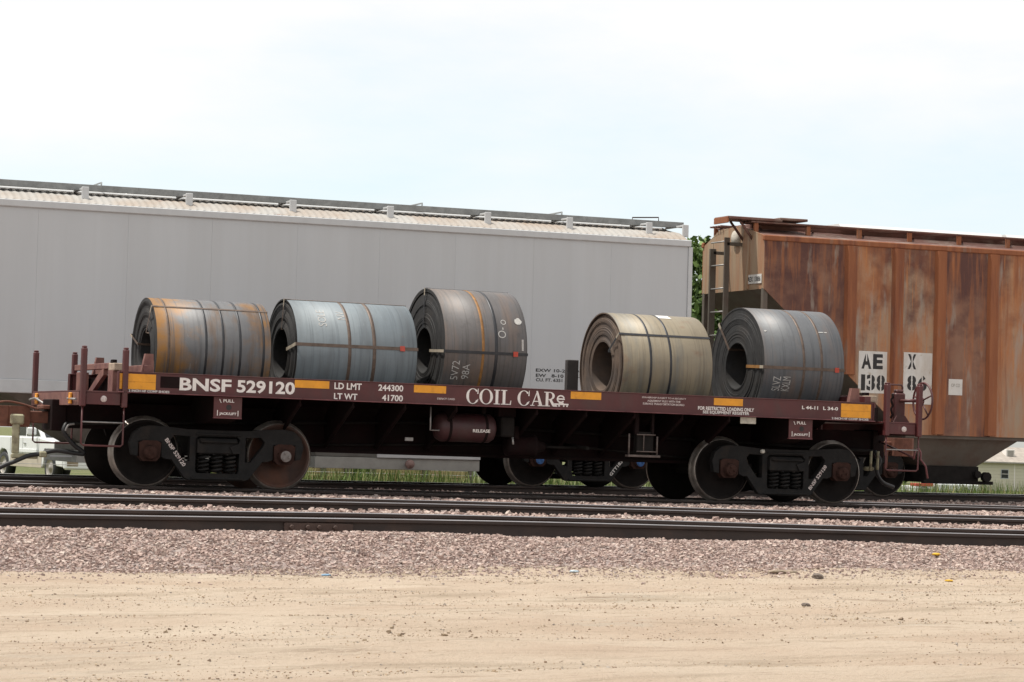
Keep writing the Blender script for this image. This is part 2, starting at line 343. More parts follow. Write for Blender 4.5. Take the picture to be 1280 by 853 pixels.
YA, YB, YC, YD = -11.88, -6.26, 0., 6.42
TILT = .006
def bump_track(Y0, X):
    X = np.asarray(X, float)
    if Y0 == YA: return .031*np.exp(-((X+4.7)/3.6)**2)
    if Y0 == YB: return .024*np.exp(-((X+3.2)/4.0)**2)
    if Y0 == YD: return TILT*np.clip(X, -40, 40)
    return X*0.
PY = [-14.75, -14.45, -13.9, -13.35, -13.05, -12.5, -11.3, -10.6, -8.5, -7.15, -6.3, -5.3, -4.0, -1.6, -.6, .6, 1.8, 4.2, 5.5, 7.4, 8.2, 9.2]
PZ = [-.50, -.36, -.26, -.165, -.125, -.125, -.115, -.11, -.125, -.085, -.09, -.095, -.11, -.075, -.085, -.085, -.12, -.115, -.12, -.12, -.2, -.48]
def bed_z(X, Y):
    z = np.interp(Y, PY, PZ)
    toe = np.clip((-13.35-Y)/1.1, 0, 1); z = z+toe*(.115+.0125*np.clip(X, -16, 6))*.75
    z = z+np.clip((Y-3)/3, 0, 1)*np.clip((9.2-Y)/1.5, 0, 1)*TILT*np.clip(X, -40, 40)
    z = z+np.clip(1-np.abs(Y-YA)/2.2, 0, 1)*bump_track(YA, X)*.8
    return z+.030*vnoise(X*1.3, Y*2.3, 21)*np.clip((Y+14.7)/.6, 0, 1)+.02*vnoise(X*5, Y*5, 22)
_ST = [(.345, .255, .225), (.30, .22, .195), (.38, .295, .265), (.245, .175, .155), (.42, .35, .315), (.34, .27, .25), (.20, .145, .13), (.36, .27, .23), (.31, .27, .255), (.40, .315, .275), (.265, .195, .18), (.47, .41, .365)]
STC = [tuple(.30*mc+.70*c for c, mc in zip(q, (.33, .255, .225))) for q in _ST]
STONE = stone_mat('pink_granite_ballast', STC, gain=(1.09, 1.06, 1.03))
def bed_material():
    M = bpy.data.materials.new('ballast_bed'); M.use_nodes = True; t = M.node_tree; b = t.nodes['Principled BSDF']; b.inputs['Roughness'].default_value = .95
    tc = t.nodes.new('ShaderNodeTexCoord'); v = t.nodes.new('ShaderNodeTexVoronoi'); v.inputs['Scale'].default_value = 22
    t.links.new(tc.outputs['Object'], v.inputs['Vector'])
    r = t.nodes.new('ShaderNodeValToRGB'); e = r.color_ramp.elements; r.color_ramp.interpolation = 'CONSTANT'
    while len(e) < len(STC): e.new(.5)
    for i, c in enumerate(STC): e[i].position = i/len(STC); e[i].color = (*[x*.8 for x in c], 1)
    sp = t.nodes.new('ShaderNodeSeparateColor'); t.links.new(v.outputs['Color'], sp.inputs[0]); t.links.new(sp.outputs[0], r.inputs[0]); t.links.new(r.outputs[0], b.inputs['Base Color'])
    bp = t.nodes.new('ShaderNodeBump'); bp.invert = True; bp.inputs['Strength'].default_value = 1; bp.inputs['Distance'].default_value = .03
    t.links.new(v.outputs['Distance'], bp.inputs['Height']); t.links.new(bp.outputs[0], b.inputs['Normal']); return M
bxs = np.concatenate([np.arange(-300, -16, 6.), np.arange(-16, 26, .22), np.arange(26, 300, 6.)])
bys = np.unique(np.concatenate([np.arange(-14.75, -12.4, .06), np.arange(-12.4, 9.21, .2), [9.2]]))
tag(obj('ballast_bed', grid_mesh('ballast_bed', bxs, bys, bed_z, bed_material())), kind='structure')

def stones(X, Y, Z, R, flat=.75, seed=1):
    """angular stones: randomly squashed, rotated cubes with jittered corners, one array of faces"""
    r = np.random.default_rng(seed); n = len(X)
    c = np.array([[x, y, z] for x in (-1, 1) for y in (-1, 1) for z in (-1, 1)], float)*.62
    v = np.repeat(c[None], n, 0)+r.uniform(-.30, .30, (n, 8, 3))
    v *= r.uniform(.65, 1.25, (n, 1, 3))*np.array([1, 1, flat])
    a = r.uniform(0, 2*PI, n); b = r.uniform(-.7, .7, n)
    ca, sa, cb, sb = np.cos(a)[:, None], np.sin(a)[:, None], np.cos(b)[:, None], np.sin(b)[:, None]
    x, y, z = v[..., 0], v[..., 1], v[..., 2]
    y, z = y*cb-z*sb, y*sb+z*cb; x, y = x*ca-y*sa, x*sa+y*ca
    P = np.stack([x, y, z], -1)*np.asarray(R)[:, None, None]+np.stack([X, Y, Z], -1)[:, None]
    f = np.array([[0, 1, 3, 2], [4, 6, 7, 5], [0, 4, 5, 1], [2, 3, 7, 6], [0, 2, 6, 4], [1, 5, 7, 3]])
    F = (f[None]+8*np.arange(n)[:, None, None]).reshape(-1, 4)
    return P.reshape(-1, 3), F
PX, PYs, PR = [], [], []
for (x0, x1, y0, y1, n, ra, rb) in ((-11.5, 2.5, -15.7, -12.72, 68000, .007, .023), (-11, 4, -12.6, -10.9, 7500, .02, .036), (-10.5, 7, -10.9, -6.9, 17000, .02, .036),
                                    (-9.5, 9, -6.9, -5.4, 4500, .02, .036), (-9.5, 11, -5.4, -.85, 14000, .022, .038), (-8, 12, -.6, .6, 1500, .022, .038), (-8, 15, .85, 5.5, 6500, .024, .04), (-8, 18, 7.2, 8.8, 1500, .024, .04)):
    PX.append(RNG.uniform(x0, x1, n)); PYs.append(RNG.uniform(y0, y1, n)); PR.append(RNG.uniform(ra, rb, n)*RNG.choice([1, 1, 1, .7, 1.15], n))
PX = np.concatenate(PX); PYs = np.concatenate(PYs); PR = np.concatenate(PR)
keep = np.ones(len(PX), bool)
for y0 in (YA, YB, YC, YD):
    for s in (-1, 1): keep &= np.abs(PYs-(y0+s*.755)) > .085
PX, PYs, PR = PX[keep], PYs[keep], PR[keep]
toe_f = np.clip((PYs+15.5+.7*vnoise(PX*.8, PYs*0, 77)+.4*vnoise(PX*4, PYs*4, 78))/1.3, 0, 1)**2.4; k2 = RNG.random(len(PX)) < toe_f; PX, PYs, PR = PX[k2], PYs[k2], PR[k2]
co, F = stones(PX, PYs, np.maximum(bed_z(PX, PYs), sand_z(PX, PYs))+PR*.25, PR, seed=3)
tag(obj('ballast_stones', np_mesh('ballast_stones', co, F, STONE)), 'pinkish crushed stone ballast along the tracks', 'gravel', kind='stuff')

n = 30000; tx = RNG.uniform(-12.5, 2.5, n); ty = -14.35-RNG.exponential(.42, n); tr_ = RNG.gamma(2, .0028, n).clip(.003, .016)
kk = (ty > -17.2) & (vnoise(tx*1.2, ty*3, 71)+.6*vnoise(tx*5, ty*6, 72) > -.15+RNG.uniform(-.25, .25, n)); tx, ty, tr_ = tx[kk], ty[kk], tr_[kk]
co, F = stones(tx, ty, np.maximum(sand_z(tx, ty), bed_z(tx, np.maximum(ty, -14.75))*(ty > -14.75)-9*(ty <= -14.75))+tr_*.2, tr_, seed=13)
tag(obj('fine_gravel', np_mesh('fine_gravel', co, F, stone_mat('fine_gravel_mix', STC+[(.42, .34, .26), (.36, .28, .21)]))), 'fine spilled gravel where the ballast runs out into the dirt', 'gravel', kind='stuff')
# loose grit on the dirt
n = 90000; gx = RNG.uniform(-13, 2, n); gy = -14.2-RNG.beta(1, 1.1, n)*9; gr_ = RNG.gamma(1.2, .0016, n)+.0013
gr_ = np.clip(gr_, .0013, .011); cl = vnoise(gx*.35+.1*gy, gy*4.5, 31)+.5*vnoise(gx*1.5, gy*2, 33) > .02+RNG.uniform(-.3, .2, n); gx, gy, gr_ = gx[cl], gy[cl], gr_[cl]
GRIT = stone_mat('dirt_grit', [(.36, .27, .18), (.28, .20, .135), (.42, .33, .23), (.33, .29, .245), (.25, .185, .135), (.48, .40, .31)])
co, F = stones(gx, gy, sand_z(gx, gy)+gr_*.2, gr_, seed=5)
tag(obj('dirt_grit', np_mesh('dirt_grit', co, F, GRIT)), 'small pebbles and grit strewn over the sandy dirt', 'gravel', kind='stuff')
CLOD = stone_mat('dirt_clods', [(.26, .195, .13), (.31, .24, .165), (.22, .165, .115), (.35, .275, .195)])
cx, cy, cR = [], [], []
for (x, y, n, sx) in ((-8.53, -20.6, 60, .16), (-10.06, -20.4, 40, .13), (-5.1, -20.1, 80, .34), (-8.9, -19.9, 24, .2), (-7.2, -21.4, 40, .4), (-11, -18.6, 12, .35), (-6, -17.4, 10, .4), (-3.6, -18.4, 14, .4), (-9.6, -16.6, 14, .5), (-6.6, -19.0, 8, .3)):
    cx.append(RNG.normal(x, sx, n)); cy.append(RNG.normal(y, sx*.6, n)); cR.append(RNG.gamma(1.5, .0035, n).clip(.003, .018))
cx, cy, cR = map(np.concatenate, (cx, cy, cR)); co, F = stones(cx, cy, sand_z(cx, cy)+cR*.3, cR, seed=9)
tag(obj('dirt_clods', np_mesh('dirt_clods', co, F, CLOD)), 'crumbly brown dirt clods scattered on the sand', 'dirt', kind='stuff')
def rock(name, x, y, r, m_, label, cat, sq=(1, 1, .6), seed=0):
    bm = bmesh.new(); bmesh.ops.create_icosphere(bm, subdivisions=2, radius=r); rr = random.Random(seed)
    for v in bm.verts: v.co = Vector((v.co.x*sq[0], v.co.y*sq[1], v.co.z*sq[2]))*(1+rr.uniform(-.16, .16))
    me = bpy.data.meshes.new(name); bm.to_mesh(me); bm.free(); me.materials.append(m_)
    return tag(obj(name, me, None, (x, y, float(sand_z(np.array(x), np.array(y)))+r*sq[2]*.5)), label, cat)
ROCKM = mat('dark_rock', (.14, .11, .09), .9, var=.3, scale=30, bump=.4)
rock('rock', -3.45, -16.0, .042, ROCKM, 'dark fist-sized rock alone on the sand below the ballast', 'rock', (1.2, 1, .7), 1)
rock('rock', -5.15, -18.9, .03, ROCKM, 'small brown rock on the sand near the dirt clods', 'rock', (1.2, 1, .6), 2)
rock('bark_piece', -3.2, -14.95, .12, mat('bark', (.22, .17, .12), .9, var=.3, scale=20), 'flat grey brown slab of bark at the foot of the ballast', 'wood', (1.1, .5, .16), 3)
SCR = mat('blue_scrap', (.18, .30, .42), .5, var=.2)
YSC = mat('yellow_scrap', (.62, .36, .02), .5, var=.2)
rock('plastic_scrap', -7.4, -15.25, .03, SCR, 'crumpled blue plastic scrap at the edge of the dirt', 'scrap', (1.4, .8, .4), 4)
rock('plastic_scrap', -5.15, -14.95, .028, mat('pale_scrap', (.42, .5, .55), .5), 'pale crumpled plastic scrap at the edge of the dirt', 'scrap', (1.4, .8, .4), 5)
rock('paint_chip', -2.27, -16.1, .03, YSC, 'orange yellow chip lying on the open sand', 'scrap', (1.3, .9, .3), 6)
o = rock('paint_chip', -.85, -13.6, .035, YSC, 'orange yellow chip lying among the ballast stones', 'scrap', (1.3, .9, .4), 7); o.location.z = float(bed_z(np.array(-.85), np.array(-13.6)))+.03

# ------------------------------------------------------------------ rails and ties
RP = [(-.075, -.17), (.075, -.17), (.075, -.158), (.012, -.135), (.009, -.045), (.0365, -.034), (.0375, -.006), (.030, 0), (-.030, 0), (-.0375, -.006), (-.0365, -.034), (-.009, -.045), (-.012, -.135), (-.075, -.158)]
def make_rail(Y0, s, label):
    xs_ = np.concatenate([np.arange(-160, -16, 8.), np.arange(-16, 26, .5), np.arange(26, 260.1, 8.)])
    zz = bump_track(Y0, xs_); b = MB(); n = len(RP)
    vs = [(x, y, z+dz) for x, dz in zip(xs_, zz) for (y, z) in RP]
    b.v = vs
    for i in range(len(xs_)-1):
        for k in range(n):
            k1 = (k+1) % n
            b.f.append((i*n+k, i*n+k1, (i+1)*n+k1, (i+1)*n+k)); b.m.append(1 if k in (6, 7, 8) else 0); b.smooth.append(False)
    b.f += [tuple(range(n)), tuple((len(xs_)-1)*n+k for k in range(n))]; b.m += [0, 0]; b.smooth += [False]*2
    o = b.build('rail', [RAILSIDE, RAILTOP], None, loc=(0, Y0+s*.755, 0))
    return tag(o, label, 'rail', 'running rails of the yard tracks')
nm = {YA: 'empty track beside the open dirt', YB: 'empty track beside the loaded coil car', YC: 'track carrying the coil car', YD: 'track carrying the hopper cars'}
rails = {}
for y0 in (YA, YB, YC, YD):
    for s in (-1, 1): rails[y0, s] = make_rail(y0, s, 'steel rail of the '+nm[y0]+(', side toward the open dirt' if s < 0 else ', side toward the grass'))
ra = rails[YA, -1]
# joint bar, bolts, anchors on the front rail
zb = float(bump_track(YA, -6.6))
jb = MB().prism([(-.014, -.042), (-.034, -.05), (-.036, -.125), (-.066, -.15), (-.066, -.160), (-.012, -.138)], (), -6.95, -6.31, 'YZ').build('joint_bar', BAR, ra, loc=(0, 0, zb), bevel=.004)
for x in (-6.885, -6.735, -6.63, -6.48):
    MB().lathe([(-.062, 0), (-.062, .016), (-.052, .022), (-.034, .022)], 'Y', (x, 0, -.085), 8, sm=False).build('bolt', BAR, ra, loc=(0, 0, zb))
for i, x in enumerate(np.arange(-15.2, 6, .56)):
    dx = random.uniform(-.06, .06); zz = float(bump_track(YA, x))
    MB().box(x+dx-.022, x+dx+.022, -.10, -.045, -.166, -.128, .008).build('rail_anchor', BAR, ra, loc=(0, 0, zz))
tie_me = MB().box(-.115, .115, -1.3, 1.3, -.19, 0, .012).mesh('tie', TIE)
for i, x in enumerate(np.arange(-15, 6, .56)):
    o = tag(obj('tie', tie_me, None, (x+random.uniform(-.04, .04), YA-.02+random.uniform(-.03, .03), -.172+float(bump_track(YA, x))*.9)), 'weathered timber tie sunk in ballast under the empty track beside the dirt', 'tie', 'timber ties of the track beside the dirt')
    o.rotation_euler.z = random.uniform(-.02, .02)
for k_, (x0, x1, y, z) in enumerate(((-6.50, -6.28, -12.84, -.118), (-5.6, -5.45, -12.93, -.13), (-2.95, -2.75, -12.95, -.125))):
    tag(MB().box(x0, x1, y-.03, y+.03, z-.02, z+.012, .006).build('wood_splinter', WOODP), ['pale splinter of split wood under the bolted rail joint', 'pale splinter of split wood at the rail foot just past the bolted joint', 'pale splinter of split wood at the rail foot far from the joint'][k_], 'wood', 'wood splinters at the front rail')

# ------------------------------------------------------------------ trucks (bogies)
def truck_meshes(cap, plate):
    T = {}
    h = [(0, .775), (.42, .78), (.70, .805), (.93, .815), (1.06, .79), (1.16, .71), (1.205, .58), (1.17, .42), (1.09, .40), (1.085, .60), (.775, .60), (.77, .40), (.70, .37), (.63, .37), (.44, .125), (.38, .105), (0, .10)]
    outer = h+[(-x, z) for x, z in reversed(h[1:-1])]
    tri = [(.385, .685), (.60, .695), (.655, .63), (.625, .56), (.46, .355), (.385, .355)]
    win = [(-.285, .20), (-.30, .24), (-.30, .66), (-.27, .69), (.27, .69), (.30, .66), (.30, .24), (.285, .20)]
    T['side_frame'] = MB().prism(outer, [tri, [(-x, z) for x, z in tri], win], -.055, .055).mesh('side_frame', CAST)
    # raised rims on the frame
    T['bolster'] = MB().box(-.27, .27, -1.09, 1.09, .455, .665, .02).box(-.30, .30, -.93, .93, .42, .74, .02).mesh('bolster', CAST)
    def wheel(s):  # outer face at s*.82
        p = [(.0, .695), (.05, .695), (.485, .70), (.487, .715), (.470, .728), (.459, .742), (.4545, .806), (.433, .824), (.395, .820), (.385, .79), (.20, .765), (.145, .80), (.14, .845), (.0, .845)]
        return MB().lathe([(s*a, max(r, .0001)) for r, a in p], 'Y', (0, 0, 0), 48, mis=[1, 1, 0, 0, 0, 0, 0, 1, 1, 1, 1, 1, 1]).mesh('wheel', [TREAD, plate])
    T['wheel-1'] = wheel(-1); T['wheel1'] = wheel(1)
    T['axle'] = MB().lathe([(-1.08, .0001), (-1.08, .075), (-.84, .085), (-.68, .10), (0, .085), (.68, .10), (.84, .085), (1.08, .075), (1.08, .0001)], 'Y', (0, 0, 0), 20).mesh('axle', plate)
    b = MB().prism([(-.14, -.06), (-.15, .13), (-.09, .16), (.09, .16), (.15, .13), (.14, -.06), (.09, -.115), (-.09, -.115)], (), -1.075, -.93)
    T['bearing_adapter'] = b.mesh('bearing_adapter', RUSTY)
    b = MB().lathe([(-.93, .095), (-1.12, .095), (-1.13, .085), (-1.145, .085), (-1.15, .075), (-1.15, .0001)], 'Y', (0, 0, 0), 24, mis=[0, 0, 0, 0, 1])
    for k in range(3):
        a = PI/2+k*2*PI/3+.3; b.lathe([(-1.145, .018), (-1.172, .018), (-1.175, .0001)], 'Y', (.045*math.cos(a), 0, .045*math.sin(a)), 6, mis=[2, 2], sm=False)
    T['bearing'] = b.mesh('bearing', [RUSTY, cap, cap])
    def spring(x, y):
        pts = [(x+.062*math.cos(t), y+.062*math.sin(t), .21+.25*t/(2*PI*4.6)) for t in np.linspace(0, 2*PI*4.6, 60)]
        return MB().tube(pts, .0155, 6)
    T['springs'] = [spring(x, yy).mesh('spring', CAST) for x in (-.185, 0, .185) for yy in (-1.04, -.90)]
    T['wedge'] = [MB().prism([(s*.295, .655), (s*.295, .47), (s*.20, .47), (s*.15, .56), (s*.27, .60)], (), -1.12, -1.0).mesh('friction_wedge', CAST) for s in (-1, 1)]
    T['gib'] = MB().box(-.25, .25, -1.14, -1.10, .61, .635, .006).mesh('bolster_gib', CAST)
    T['frame_rib'] = [MB().box(-.31, .31, -1.075, -1.053, .705, .735, .008).mesh('frame_rib', CAST), MB().box(-.36, .36, -1.08, -1.053, .115, .145, .008).mesh('frame_rib', CAST)]
    return T
WB2 = .93
TR = {'rust': truck_meshes(mat('grey_bolts', (.2, .18, .17), .6, .3), WHEELF), 'dark': truck_meshes(RUSTY, WHEELD), 'blue': truck_meshes(BLUE, WHEELD)}
def make_truck(parent, x, style, styles2=None, z=0):
    T = TR[style]; t = obj('truck', T['bolster'], parent, (x, 0, z))
    for s in (-1, 1):
        obj('side_frame', T['side_frame'], t, (0, s*1.0, 0), bevel=.012)
        for sx in (-1, 1):
            T2 = TR[styles2[0 if sx < 0 else 1]] if styles2 else T
            obj('wheel', T2['wheel%d' % s], t, (sx*WB2, 0, .4555), (0, random.uniform(0, 6), 0))
            for k in ('bearing_adapter', 'bearing'): obj(k, T2[k], t, (sx*WB2, 0, .455), (0, 0, 0 if s < 0 else PI))
    for sx in (-1, 1): obj('axle', T['axle'], t, (sx*WB2, 0, .4555))
    for s in (-1, 1):
        for k in T['springs']: obj('spring', k, t, rot=(0, 0, 0 if s < 0 else PI))
        for k in T['wedge']: obj('friction_wedge', k, t, rot=(0, 0, 0 if s < 0 else PI))
        obj('bolster_gib', T['gib'], t, rot=(0, 0, 0 if s < 0 else PI))
        for k in T['frame_rib']: obj('frame_rib', k, t, rot=(0, 0, 0 if s < 0 else PI))
    # brake beam and shoes
    MB().box(-.50, -.44, -.7, .7, .33, .41, .01).box(.44, .50, -.7, .7, .33, .41, .01).box(-.49, -.42, -.80, -.70, .30, .55, .01).box(.42, .49, -.80, -.70, .30, .55, .01).build('brake_beam', UNDER, t)
    return t

# ------------------------------------------------------------------ coil car
car = tag(empty('coil_car'), 'maroon steel coil flatcar lettered COIL CAR, loaded with five steel coils', 'railcar')
SX0, SX1, SB, ST = -5.8, 5.5, 1.228, 1.506
for s in (-1, 1):
    y = s*1.5
    sill = MB().box(SX0, SX1, y, y-s*.014, SB+.012, ST-.004, .002).build('side_sill', MAROON, car)
    MB().box(SX0, SX1, y+s*.012, y-s*.09, ST-.012, ST, .003).build('top_flange', MAROON, sill)
    MB().box(SX0, SX1, y+s*.055, y-s*.09, SB, SB+.012, .003).build('bottom_flange', PINKEDGE, sill)
    for x in (SX0+.006, SX1-.006): bx('end_plate', MAROON, sill, x-.006, x+.006, y+s*.018, y-s*.09, SB+.013, ST-.013, c=.002)
# trough (V cradle): vertex z 1.06, slope 22.2 deg
ta = math.acos(1/1.08)
for s in (-1, 1):
    zc = lambda yy: 1.06+abs(yy)*math.tan(ta)
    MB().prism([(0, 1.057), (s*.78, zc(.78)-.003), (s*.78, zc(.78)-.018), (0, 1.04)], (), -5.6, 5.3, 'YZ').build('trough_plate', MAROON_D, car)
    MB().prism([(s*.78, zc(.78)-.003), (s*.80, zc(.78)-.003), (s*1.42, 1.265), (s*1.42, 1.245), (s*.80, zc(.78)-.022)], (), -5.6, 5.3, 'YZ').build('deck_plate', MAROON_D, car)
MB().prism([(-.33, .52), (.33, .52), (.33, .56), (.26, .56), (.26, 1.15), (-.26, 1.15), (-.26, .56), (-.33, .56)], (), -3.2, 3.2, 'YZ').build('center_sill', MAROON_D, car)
for s in (-1, 1):
    MB().prism([(s*3.2, .52), (s*3.75, .74), (s*6.25, .74), (s*6.25, 1.10), (s*3.2, 1.10)], (), -.26, .26, 'XZ').build('center_sill_end', MAROON_D, car)
for x in (-3.3, -2.55, -1.8, -1.05, .15, .9, 1.65, 2.4, 3.15):
    for s in (-1, 1):
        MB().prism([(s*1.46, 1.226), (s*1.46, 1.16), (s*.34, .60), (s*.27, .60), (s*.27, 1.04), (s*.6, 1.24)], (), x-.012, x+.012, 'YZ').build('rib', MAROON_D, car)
        MB().tube([(x, s*1.45, 1.165), (x, s*.32, .605)], .03, 4, sm=False).build('rib_flange', MAROON_D, car)
for sx in (-1, 1):  # body bolsters
    x = sx*4.304
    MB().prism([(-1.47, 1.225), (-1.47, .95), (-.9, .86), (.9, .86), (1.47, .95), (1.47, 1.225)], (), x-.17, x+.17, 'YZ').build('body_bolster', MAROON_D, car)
    bx('center_plate', UNDER, car, x-.2, x+.2, -.2, .2, .64, .87, c=.02)
    for s in (-1, 1):
        pad = bx('jack_pad', MAROON, car, x-.197, x+.190, s*1.468, s*1.485, .945, 1.224, c=.003)
        MB().lathe([(s*1.488, .0001), (s*1.488, .038)], 'Y', (x+.01, 0, 1.085), 16).build('lift_hole', BLACKP, pad)
        bx('pad_lip', PINKEDGE, pad, x-.197, x+.190, s*1.44, s*1.50, .935, .947, c=.003)
y = -1.489
for x in (-4.304, 4.304):
    letter('PULL', x-.07, x+.08, 1.150, 1.192, y, WHITE, car, .03)
    letter('JACK/LIFT', x-.12, x+.115, .975, 1.018, y, WHITE, car, .03)
    for a in (-.145, .137):
        bx('lettering', WHITE, car, x+a-.005, x+a+.005, y-.001, y+.003, .972, 1.045, c=.0005)
    MB().box(-.005, .005, -.0015, .002, 0, .055, .0005).build('lettering', WHITE, car, loc=(x-.098, y, 1.142), rot=(0, -.45, 0))
# end platforms
for sx in (-1, 1):
    xa, xb = sx*6.30, sx*5.64
    bx('end_platform', MAROON, car, xa, xb, -1.5, 1.5, 1.215, 1.237, c=.003)
    bx('end_sill', MAROON_P if sx < 0 else MAROON, car, xa+sx*.004, xa-sx*.016, -1.44, 1.44, 1.045, 1.214, c=.003)
    bx('striker', MAROON_D, car, xa+sx*.10, xa-sx*.1, -.30, .30, .70, 1.12, c=.01)
    for s in (-1, 1):
        bx('platform_skirt', MAROON, car, sx*6.215, sx*5.765, s*1.5, s*1.486, 1.06, 1.213, c=.003)
        MB().lathe([(s*1.504, .0001), (s*1.504, .042), (s*1.50, .042)], 'Y', (sx*(5.985 if sx < 0 else 6.02), 0, 1.135), 20).build('disc_marker', WHITE_F, car)
        for px in (6.265, 5.715):
            b = MB(); w2 = .035
            b.box(sx*px-w2, sx*px+w2, s*1.455, s*1.555, 1.03, 1.79, .012).box(sx*px-w2*.8, sx*px+w2*.8, s*1.465, s*1.545, 1.79, 1.815, .012)
            b.build('corner_post', MAROON, car)
        # stirrup steps
        x0, x1 = sx*5.715, sx*6.265
        st = MB().tube([(x0, s*1.51, 1.04), (x0, s*1.51, .55), (x0+sx*.03, s*1.51, .525), (x1-sx*.03, s*1.51, .525), (x1, s*1.51, .55), (x1, s*1.51, 1.04)], .0125, 8).build('step_ladder', MAROON, car)
        MB().tube([(x0, s*1.512, .83), (x1, s*1.512, .83)], .010, 8).build('rung', GALV, st)
# end structure and coil stops
for sx in (-1, 1):
    xs_ = sx*5.62
    bx('end_wall', MAROON_D, car, xs_-.01, xs_+.01, -1.40, 1.40, 1.238, 1.44, c=.003)
    for yy in (-.95, .95):
        bx('stop_post', MAROON_P, car, sx*5.66, sx*5.78, yy-.13, yy+.13, 1.238, 1.52, c=.006)
    MB().prism([(.55, 1.238), (.30, 1.238), (-.38, 1.47), (-.38, 1.56), (-.20, 1.53)], (), sx*5.74, sx*5.68, 'YZ').build('diagonal_brace', MAROON_P, car)
    MB().box(sx*5.66, sx*5.77, -1.12, -.78, 1.523, 1.62, .008).build('post_cap', mat('worn_tan', (.36, .28, .21), .8, var=.25, scale=12), car)
    bx('cap_stub', MAROON_D, car, sx*5.69, sx*5.75, -.93, -.8, 1.621, 1.67, c=.006)
    bx('rear_rail', MAROON_P, car, sx*5.66, sx*5.74, -.75, 1.4, 1.55, 1.63, c=.006)
    xb = -5.40 if sx < 0 else 5.42
    zlo = 1.507
    bar = bx('coil_stop_bar', MAROON_P if sx < 0 else MAROON, car, xb-.05, xb+.05, -1.46, 1.46, zlo, 1.60, c=.006)
    for s in (-1, 1):
        MB().prism([(xb-.085, zlo), (xb+.085, zlo), (xb+.07, 1.75), (xb-.035, 1.75)] if sx < 0 else [(xb-.30, zlo), (xb-.13, zlo), (xb-.14, 1.71), (xb-.26, 1.71)], (), s*1.36, s*1.44, 'XZ').build('stop_bracket', MAROON_P, bar)
for xb in (-3.33, 1.70):
    bx('coil_stop_bar', MAROON_D, car, xb-.035, xb+.035, -1.41, 1.41, 1.40, 1.485, c=.006)
bx('stop_upright', mat('dark_stop', (.05, .042, .04), .6, var=.2), car, 1.42, 1.60, .45, .55, 1.35, 2.0, c=.008)
# lettering on the near side sill
LY = -1.5025
for s_, x0, x1, z0, z1, bo in (('BNSF', -4.983, -4.276, 1.285, 1.455, .03), ('529120', -4.200, -3.395, 1.285, 1.455, .03), ('LD LMT', -2.841, -2.453, 1.386, 1.474, .026), ('244300', -2.214, -1.855, 1.388, 1.474, .024),
                               ('LT WT', -2.842, -2.510, 1.250, 1.333, .026), ('41700', -2.157, -1.855, 1.252, 1.338, .024), ('DEFECT CARD', -1.356, -1.097, 1.300, 1.326, .02),
                               ('OWNERSHIP SUBJECT TO A SECURITY', 1.735, 2.428, 1.430, 1.460, .02), ('AGREEMENT FILED WITH THE', 1.82, 2.34, 1.388, 1.417, .02), ('SURFACE TRANSPORTATION BOARD', 1.75, 2.405, 1.346, 1.375, .02),
                               ('FOR RESTRICTED LOADING ONLY', 2.621, 3.521, 1.303, 1.355, .03), ('SEE EQUIPMENT REGISTER', 2.699, 3.445, 1.246, 1.296, .03),
                               ('L 44-11', 4.302, 4.567, 1.372, 1.422, .03), ('L 34-0', 4.652, 4.899, 1.372, 1.422, .03), ('2 INCH HF COMP SHOES', -5.66, -5.114, 1.2415, 1.272, .03), ('2 INCH HF COMP SHOES', 4.80, 5.413, 1.2415, 1.272, .03)):
    letter(s_, x0, x1, z0, z1, LY, WHITE if bo > .022 else WHITE_F, car, bo)
